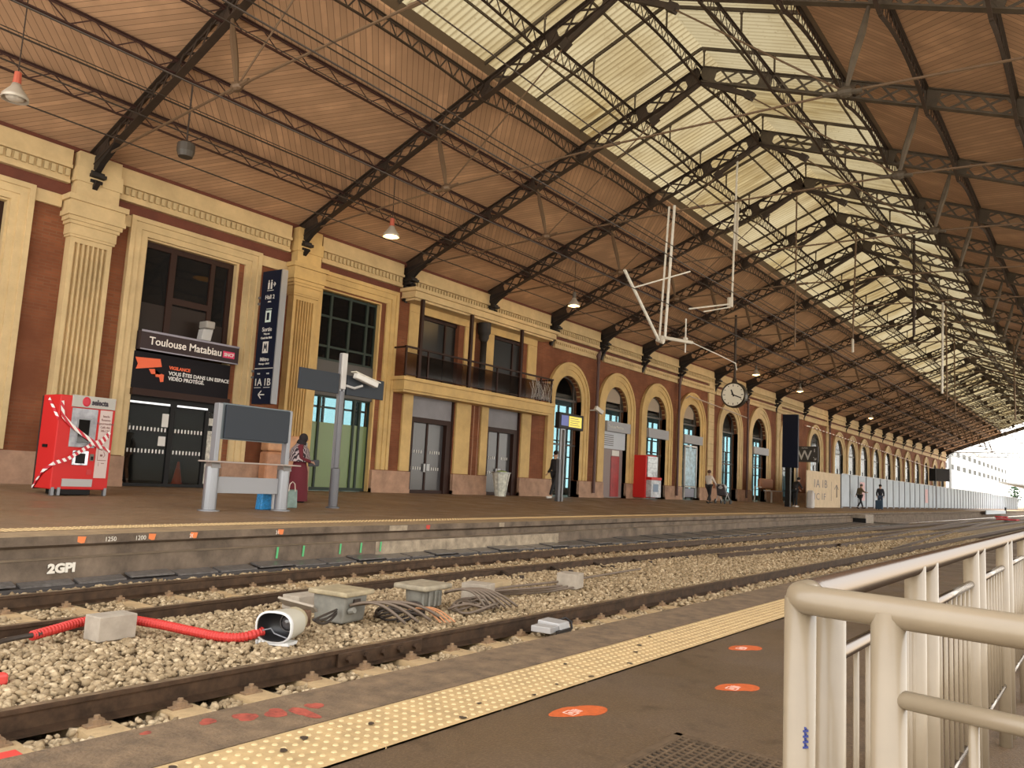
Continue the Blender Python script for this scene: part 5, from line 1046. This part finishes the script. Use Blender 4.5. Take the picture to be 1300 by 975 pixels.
# cable loops
random.seed(11)
def loops(cx,cy,n,rx,ry_,mat,lab,r=.013,name='cable_coil'):
    m=MB()
    for k in range(n):
        P=[]; ox,oy=random.uniform(-.05,.05),random.uniform(-.06,.06); a0=random.random()*6
        for j in range(26):
            u=a0+j/25*5.6; P.append((cx+ox+rx*(1+.1*sin(k))*cos(u),cy+oy+ry_*(1+.08*cos(k*2))*sin(u),-.57+.02*k/2+.04*sin(2*u+k)))
        m.tube(P,r,6)
    return tag(m.build(name,mat,smooth=True),lab,'cable')
loops(-5.98,6.12,5,.20,.28,cabled,'dark coil of cable between the two junction boxes')
loops(-5.78,7.12,5,.17,.33,cable,'pale brown coil of cable right of the rounded junction box',.014)
def strand(p,q,sag,mat,lab,r=.015,name='signal_cable',side=0):
    P=[]; 
    for j in range(13):
        u=j/12; P.append((p[0]+(q[0]-p[0])*u+side*sin(PI*u),p[1]+(q[1]-p[1])*u,p[2]+(q[2]-p[2])*u+sag*sin(PI*u)))
    m=MB(); m.tube(P,r,6); return tag(m.build(name,mat,smooth=True),lab,'cable','loose cables at the junction boxes')
for k in range(4): strand((-5.98,5.40+.04*k,-.42),(-5.55+.02*k,5.75+.16*k,-.57),.10,cable,'thick pale cable bending out of the large junction box',.015,side=.03*k)
for k in range(6): strand((-6.08,6.90,-.43),(-5.62+.02*k,7.1+.09*k,-.57),.12,cable,'thick pale cable arching from the rounded junction box',.014,side=.05)
for k in range(4): strand((-6.0,6.25+.03*k,-.55),(-5.42+.02*k,6.12+.05*k,-.58),.07,orangec,'thin orange cable loop on the ballast',.009)
for k in range(3): strand((-5.72,4.75,-.45),(-6.05,5.3,-.50+.02*k),-.06+.03*k,cabled,'dark cable between the signal lamp and junction box',.012)
for k in range(3): strand((-6.35,8.0,-.56+.01*k),(-6.0-.1*k,9.5,-.56),.04*(k-1),cable,'cable snaking from the pale cube along the ballast',.015,side=.12*k)
hose([(-6.3,7.9,-.52),(-6.4,8.6,-.53),(-6.3,9.3,-.52),(-6.35,10.2,-.53),(-6.55,12.5,-.54)],.016,cable,'long brown cable leading away past the farthest cube','track_cable',False)
hose([(-6.2,2.2,-.53),(-6.75,2.6,-.54),(-6.85,2.95,-.53)],.02,cabled,'short black cable entering the red hose','hose_cable',False)
# device beside near rail
t=empty('track_device',(-4.62,6.88,-.655),'grey metal track device lying on a sleeper beside the near rail','track device',rz=.12)
m=MB(); m.prism([(-.14,0),(.16,0),(.13,.12),(-.12,.13)],1,-.02,.20); m.build('housing',M('device_grey',(.42,.40,.38),.5,.3),t,bevel=.01); m=MB(); m.box(-.1,.12,-.20,-.02,.04,.10); m.build('flap',MC['device_grey'],t,bevel=.005)
m=MB(); m.tube([(0,.2,.11),(.04,.29,.13),(.09,.33,.09),(.11,.31,.03),(.10,.22,.015)],.014,8); m.build('handle_loop',iron,t); m=MB(); m.box(.13,.17,-.1,.18,.01,.06); m.build('foot_bar',iron,t)
o=MB().box(-.17,.19,-.2,.14,0,.02).build('red_plate',M('red_sheet_metal',(.62,.06,.045),.5),loc=(-4.42,1.78,-.655),bevel=.004); tag(o,'flat red plate at the bottom left corner beside the near rail','plate')
o=MB().box(-.04,.04,-.1,.05,0,.08).build('plastic_lid',M('red_sheet_metal',(.62,.06,.045),.5),loc=(-5.75,2.25,-.60),bevel=.02); tag(o,'small red plastic lid among the stones at the left edge','lid')
# switch rods between the far rails
for k,y in enumerate((10.2,11.6,13.0,14.5,16.2,18.0)):
    m=MB(); m.bar((-8.0,y,ZR-.10),(-6.9,y-.25,ZR-.12),.05,.02); m.bar((-7.9,y,ZR-.05),(-7.55,y-.1,ZR-.13),.06,.06); m.lathe([(0,0),(.04,0),(.04,.05),(0,.05)],8,(-7.3,y-.15,ZR-.11)); tag(m.build('switch_rod',iron2),'dark steel switch rod joining the middle rail','switch rod','switch rods along the middle rail')
# ================================================================= people
def skinobj(name,verts,edges,radii,mat,parent,sub=1,root=0):
    me=bpy.data.meshes.new(name); me.from_pydata(verts,edges,[]); me.materials.append(mat); o=bpy.data.objects.new(name,me); C.objects.link(o); o.parent=parent
    md=o.modifiers.new('skin','SKIN'); md.use_smooth_shade=True
    for i,r in enumerate(radii):
        sv=me.skin_vertices[0].data[i]; sv.radius=(r,r) if not isinstance(r,tuple) else r; sv.use_root=(i==root)
    s=o.modifiers.new('sub','SUBSURF'); s.levels=sub; s.render_levels=sub
    return o
def person(loc,rz,H,label,pose,top,legs,hair,shoe,skirt=None,scarf=None,topmat=None,group=None):
    t=empty('person',loc,label,'person',rz=rz); k=H/1.75
    J=dict(pel=(0,0,.95),sp=(0,.0,1.15),ch=(0,0,1.36),nk=(0,.01,1.50),hd=(0,.03,1.57),ht=(0,.03,1.68),
        sl=(-.17,0,1.42),el=(-.23,-.02,1.15),wl=(-.25,.06,.92),sr=(.17,0,1.42),er=(.23,-.02,1.15),wr=(.25,.06,.92),
        hl=(-.09,0,.92),kl=(-.10,.02,.50),al=(-.10,-.02,.09),tl=(-.10,.16,.04),hr=(.09,0,.92),kr=(.10,.02,.50),ar=(.10,-.02,.09),tr=(.10,.16,.04))
    J.update(pose); J={a:Vector(b)*k for a,b in J.items()}
    names=list(J); idx={n:i for i,n in enumerate(names)}; V=[J[n] for n in names]
    R0=dict(pel=.12,sp=.11,ch=.125,nk=.055,hd=.085,ht=.088,sl=.055,el=.04,wl=.025,sr=.055,er=.04,wr=.025,hl=.08,kl=.052,al=.036,tl=.03,hr=.08,kr=.052,ar=.036,tr=.03)
    E_=[('pel','sp'),('sp','ch'),('ch','nk'),('nk','hd'),('hd','ht'),('ch','sl'),('sl','el'),('el','wl'),('ch','sr'),('sr','er'),('er','wr'),('pel','hl'),('hl','kl'),('kl','al'),('al','tl'),('pel','hr'),('hr','kr'),('kr','ar'),('ar','tr')]
    E2=[(idx[a],idx[b]) for a,b in E_]; Rr=[R0[n]*k for n in names]
    for s,w,e in ((-1,'wl','el'),(1,'wr','er')):
        d=(J[w]-J[e]).normalized(); side=d.cross(Vector((0,1,0))).normalized() if abs(d.y)<.9 else Vector((1,0,0)); b=len(V); V.append(J[w]+d*.07*k); Rr.append(.024*k); E2.append((idx[w],b))
        for f in range(4):
            o_=side*(f-1.5)*.019*k; L_=[.062,.072,.068,.052][f]*k; V.append(V[b]+o_+d*.02*k); Rr.append(.0095*k); E2.append((b,len(V)-1)); V.append(V[-1]+d*L_*.6+Vector((0,0,0))); Rr.append(.0085*k); E2.append((len(V)-2,len(V)-1)); 
        V.append(J[w]+d*.03*k+side*.03*k*(-s)+Vector((0,.012*k,0))); Rr.append(.010*k); E2.append((b,len(V)-1)); V.append(V[-1]+d*.035*k+side*.01*k*(-s)); Rr.append(.009*k); E2.append((len(V)-2,len(V)-1))
    skinobj('body',V,E2,Rr,skin_,t)
    hd=J['ht']; fw=(J['ht']-J['nk']); 
    m=MB(); m.sph((hd.x,hd.y+.098*k,hd.z-.03*k),.016*k,8,6,sc=(.8,1,1.6)); m.build('nose',skin_,t,smooth=True)
    for s in (-1,1): m=MB(); m.sph((hd.x+s*.033*k,hd.y+.084*k,hd.z+.0*k),.010*k,6,5); m.build('eye',black,t); m=MB(); m.sph((hd.x+s*.088*k,hd.y,hd.z-.02*k),.022*k,8,6,sc=(.4,.8,1.3)); m.build('ear',skin_,t,smooth=True)
    m=MB(); m.box(hd.x-.022*k,hd.x+.022*k,hd.y+.083*k,hd.y+.09*k,hd.z-.075*k,hd.z-.068*k); m.build('mouth',M('lips',(.30,.10,.08),.5),t)
    if hair: m=MB(); m.sph((hd.x,hd.y-.018*k,hd.z+.028*k),.103*k,14,10,sc=(1,1.02,.98)); m.build('hair',hair,t,smooth=True)
    tn_=['pel','sp','ch','nk','sl','el','wl','sr','er','wr']; ti={n:i for i,n in enumerate(tn_)}
    TR=dict(pel=.155,sp=.15,ch=.155,nk=.07,sl=.085,el=.062,wl=.045,sr=.085,er=.062,wr=.045)
    skinobj('jacket',[J[n] for n in tn_],[(ti[a],ti[b]) for a,b in E_ if a in ti and b in ti],[TR[n]*k for n in tn_],top,t)
    if skirt is None:
        ln=['pel','hl','kl','al','hr','kr','ar']; li={n:i for i,n in enumerate(ln)}
        LR=dict(pel=.14,hl=.10,kl=.068,al=.055,hr=.10,kr=.068,ar=.055); skinobj('trousers',[J[n] for n in ln],[(li[a],li[b]) for a,b in E_ if a in li and b in li],[LR[n]*k for n in ln],legs,t)
    for s in ('l','r'):
        a,b=J['a'+s],J['t'+s]; m=MB(); m.bar(a+Vector((0,-.06*k,-.05*k)),b+Vector((0,.03*k,-.01*k)),.085*k,.075*k); q=m.build('shoe',shoe,t,bevel=.02)
    return t,J,k
cloth=lambda n,c,**a: M(n,c,.85,**a)
# woman in burgundy
t,J,k=person((-15.72,12.25,zf(-15.7)),-.75,1.62,'person in long burgundy dress with patterned shawl and black headscarf',dict(wl=(-.08,.26,1.08),el=(-.24,.03,1.15),wr=(.12,.30,1.05),er=(.25,.05,1.13),hd=(0,.05,1.56),ht=(0,.07,1.66)),cloth('burgundy',(.12,.012,.02)),cloth('burgundy',(.12,.012,.02)),None,black,skirt=1)
m=MB(); prof_=[(.27,.03),(.25,.4),(.22,.8),(.17,1.0),(.16,1.15)]; m.lathe([(a*k,b*k) for a,b in prof_],20); m.build('dress',MC['burgundy'],t,smooth=True)
sh,nt,b,o_,s_=base('shawl_pattern',.9); w_=nt.nodes.new('ShaderNodeTexWave'); w_.inputs['Scale'].default_value=9; w_.inputs['Distortion'].default_value=6; nt.links.new(o_,w_.inputs[0]); nt.links.new(mix(nt,mnode(nt,'GREATER_THAN',w_.outputs[1],.5),(.03,.02,.025),(.42,.34,.34)),b.inputs['Base Color'])
m=MB(); m.lathe([(.30*k,1.05*k),(.27*k,1.2*k),(.23*k,1.38*k),(.12*k,1.5*k),(.09*k,1.56*k)],18,(0,-.02,0)); m.build('shawl',sh,t,smooth=True)
m=MB(); m.sph((0,.045*k,1.665*k),.118*k,14,10,sc=(1,1,1.12)); m.sph((0,.0,1.52*k),.13*k,12,8,sc=(1,1,1.1)); m.build('headscarf',cloth('headscarf',(.018,.012,.013)),t,smooth=True)
m=MB(); m.sph((0,.125*k,1.66*k),.062*k,12,8,sc=(.95,.6,1.25)); m.build('face',skin_,t,smooth=True)
m=MB(); m.prism([(.2,.86),(.46,.88),(.46,1.04),(.2,1.02)],0,-.04,.08); q=m.build('handbag',cloth('bag_slate',(.06,.065,.07)),t,bevel=.03)
# man walking
wk=dict(kl=(-.09,.20,.52),al=(-.09,.34,.12),tl=(-.09,.50,.07),kr=(.09,-.02,.50),ar=(.09,-.30,.14),tr=(.09,-.18,.04),wl=(-.24,-.12,.95),wr=(.24,.16,.95))
blackc=cloth('black_cloth',(.016,.014,.016)); dk=cloth('black_trousers',(.012,.012,.014))
person((-17.95,26.7,zf(-17.9)),PI-.15,1.90,'person walking in black jacket and trousers with white shoes by the first arch',wk,blackc,dk,cloth('dark_hair',(.012,.008,.006)),white)
person((-17.1,40.1,zf(-17.1)),-.1,1.72,'person in white top and black shorts pushing the pushchair',dict(wk,wl=(-.2,.42,1.02),wr=(.2,.42,1.02),el=(-.24,.18,1.16),er=(.24,.18,1.16)),cloth('white_top',(.62,.54,.48)),blackc,cloth('brown_hair',(.10,.05,.03)),black)
t2=empty('lace_bag',(0,0,0),'x','x') if False else None
person((-15.75,50.2,0.05),-.5,1.86,'person in black leaning over a white bag under the blank navy sign',dict(ch=(0,.14,1.34),nk=(0,.22,1.46),hd=(0,.26,1.52),ht=(0,.30,1.62),sl=(-.17,.14,1.40),sr=(.17,.14,1.40),wl=(-.1,.42,1.0),wr=(.12,.45,1.1),el=(-.22,.25,1.15),er=(.22,.28,1.18)),blackc,dk,cloth('dark_hair',(.012,.008,.006)),white)
o=MB(); o.prism([(-.3,0),(.28,.0),(.22,.9),(.0,1.15),(-.2,.8)],0,-.2,.2); q=o.build('white_sack',cloth('white_sack',(.55,.52,.50)),loc=(-15.0,50.9,0.02),bevel=.1); tag(q,'tall white sack beside the person leaning over in black','bag')
person((-14.75,62.0,0.01),-.6,1.78,'person in olive brown jacket walking beside the white hoarding',dict(wk,wr=(.42,.18,1.2),er=(.34,.02,1.22),ch=(0,.08,1.36),hd=(0,.14,1.56),ht=(0,.16,1.67),nk=(0,.1,1.49)),cloth('olive_jacket',(.11,.075,.035)),dk,cloth('grey_hair',(.12,.10,.09)),black)
person((-13.9,64.5,0),PI+.3,1.84,'person in long black coat pulling a suitcase by the hoarding',wk,cloth('navy_coat',(.012,.013,.02)),cloth('jeans',(.03,.05,.09)),cloth('dark_hair',(.012,.008,.006)),black)
t=empty('suitcase',(-13.85,63.9,0),'dark blue suitcase pulled by person in black coat','suitcase'); m=MB(); m.box(-.25,.25,-.14,.14,.06,.70); m.build('shell',cloth('suitcase_blue',(.03,.06,.10)),t,bevel=.05); m=MB(); m.tube([(-.12,0,.7),(-.12,0,1.0),(.12,0,1.0),(.12,0,.7)],.012,6); m.build('handle',black,t)
for x in (-.18,.18): m=MB(); m.lathe([(0,-.02),(.04,-.02),(.04,.02),(0,.02)],10,(x,0,.04),0); m.build('wheel',black,t)
person((-22.2,11.2,.16),1.3,1.70,'person in dark coat and brown trousers behind the entrance glass',dict(wk),cloth('brown_coat',(.05,.035,.025)),cloth('tan_trousers',(.16,.06,.025)),cloth('pale_cap',(.25,.2,.15)),M('brown_shoe',(.12,.05,.02),.6))
t=empty('wheeled_trolley',(-21.8,10.4,.16),'wheeled shopping trolley behind the entrance glass','trolley'); m=MB(); m.tube([(0,.4,1.15),(0,0,.3),(0,-.1,.1)],.015,6); m.build('frame',alup,t); m=MB(); m.box(-.18,.18,-.1,.2,.25,.8); m.build('bag',cloth('trolley_bag',(.05,.05,.06)),t,bevel=.04)
for x in (-.2,.2): m=MB(); m.lathe([(.0,-.02),(.17,-.02),(.17,.02),(0,.02)],14,(x,-.05,.17),0); m.build('wheel',alup,t)
t=empty('safety_cone',(-22.6,13.1,.16),'orange cone seen through the entrance glass','cone'); m=MB(); m.lathe([(.16,.02),(.03,.7),(0,.7)],14); m.build('cone',M('cone_orange',(.80,.09,.02),.5),t,smooth=True); m=MB(); m.box(-.2,.2,-.2,.2,0,.03); m.build('base',M('cone_orange',(.8,.1,.02),.5),t)

# ================================================================= small pieces hang on the part they belong to
NEST={'screen':'screen_bezel','hatch_opening':'delivery_hatch','keypad':'card_reader','logo_ball':'header','hour_marks':'dial','hour_hand':'dial','minute_hand':'dial','camera_hood':'camera_housing','lens_ring':'lens','badge_lettering':'badge','rubbish':'liner','screen_lines':'yellow_screen','fold':'sheet','latch':'lid','gland':'body','recess':'block','diffuser':'frame','bulb':'shade'}
bn=lambda o: o.name.split('.')[0]
kids={}
for o in list(C.objects):
    if o.parent and o.parent.type=='EMPTY': kids.setdefault(o.parent,{}).setdefault(bn(o),[]).append(o)
for par,d in kids.items():
    for ch,pt in NEST.items():
        if ch in d and pt in d:
            for o in d[ch]: o.parent=d[pt][0]
    if 'category' in par and par['category']=='person':
        for ch in ('eye','nose','ear','mouth'):
            for o in d.get(ch,[]): o.parent=d['body'][0]
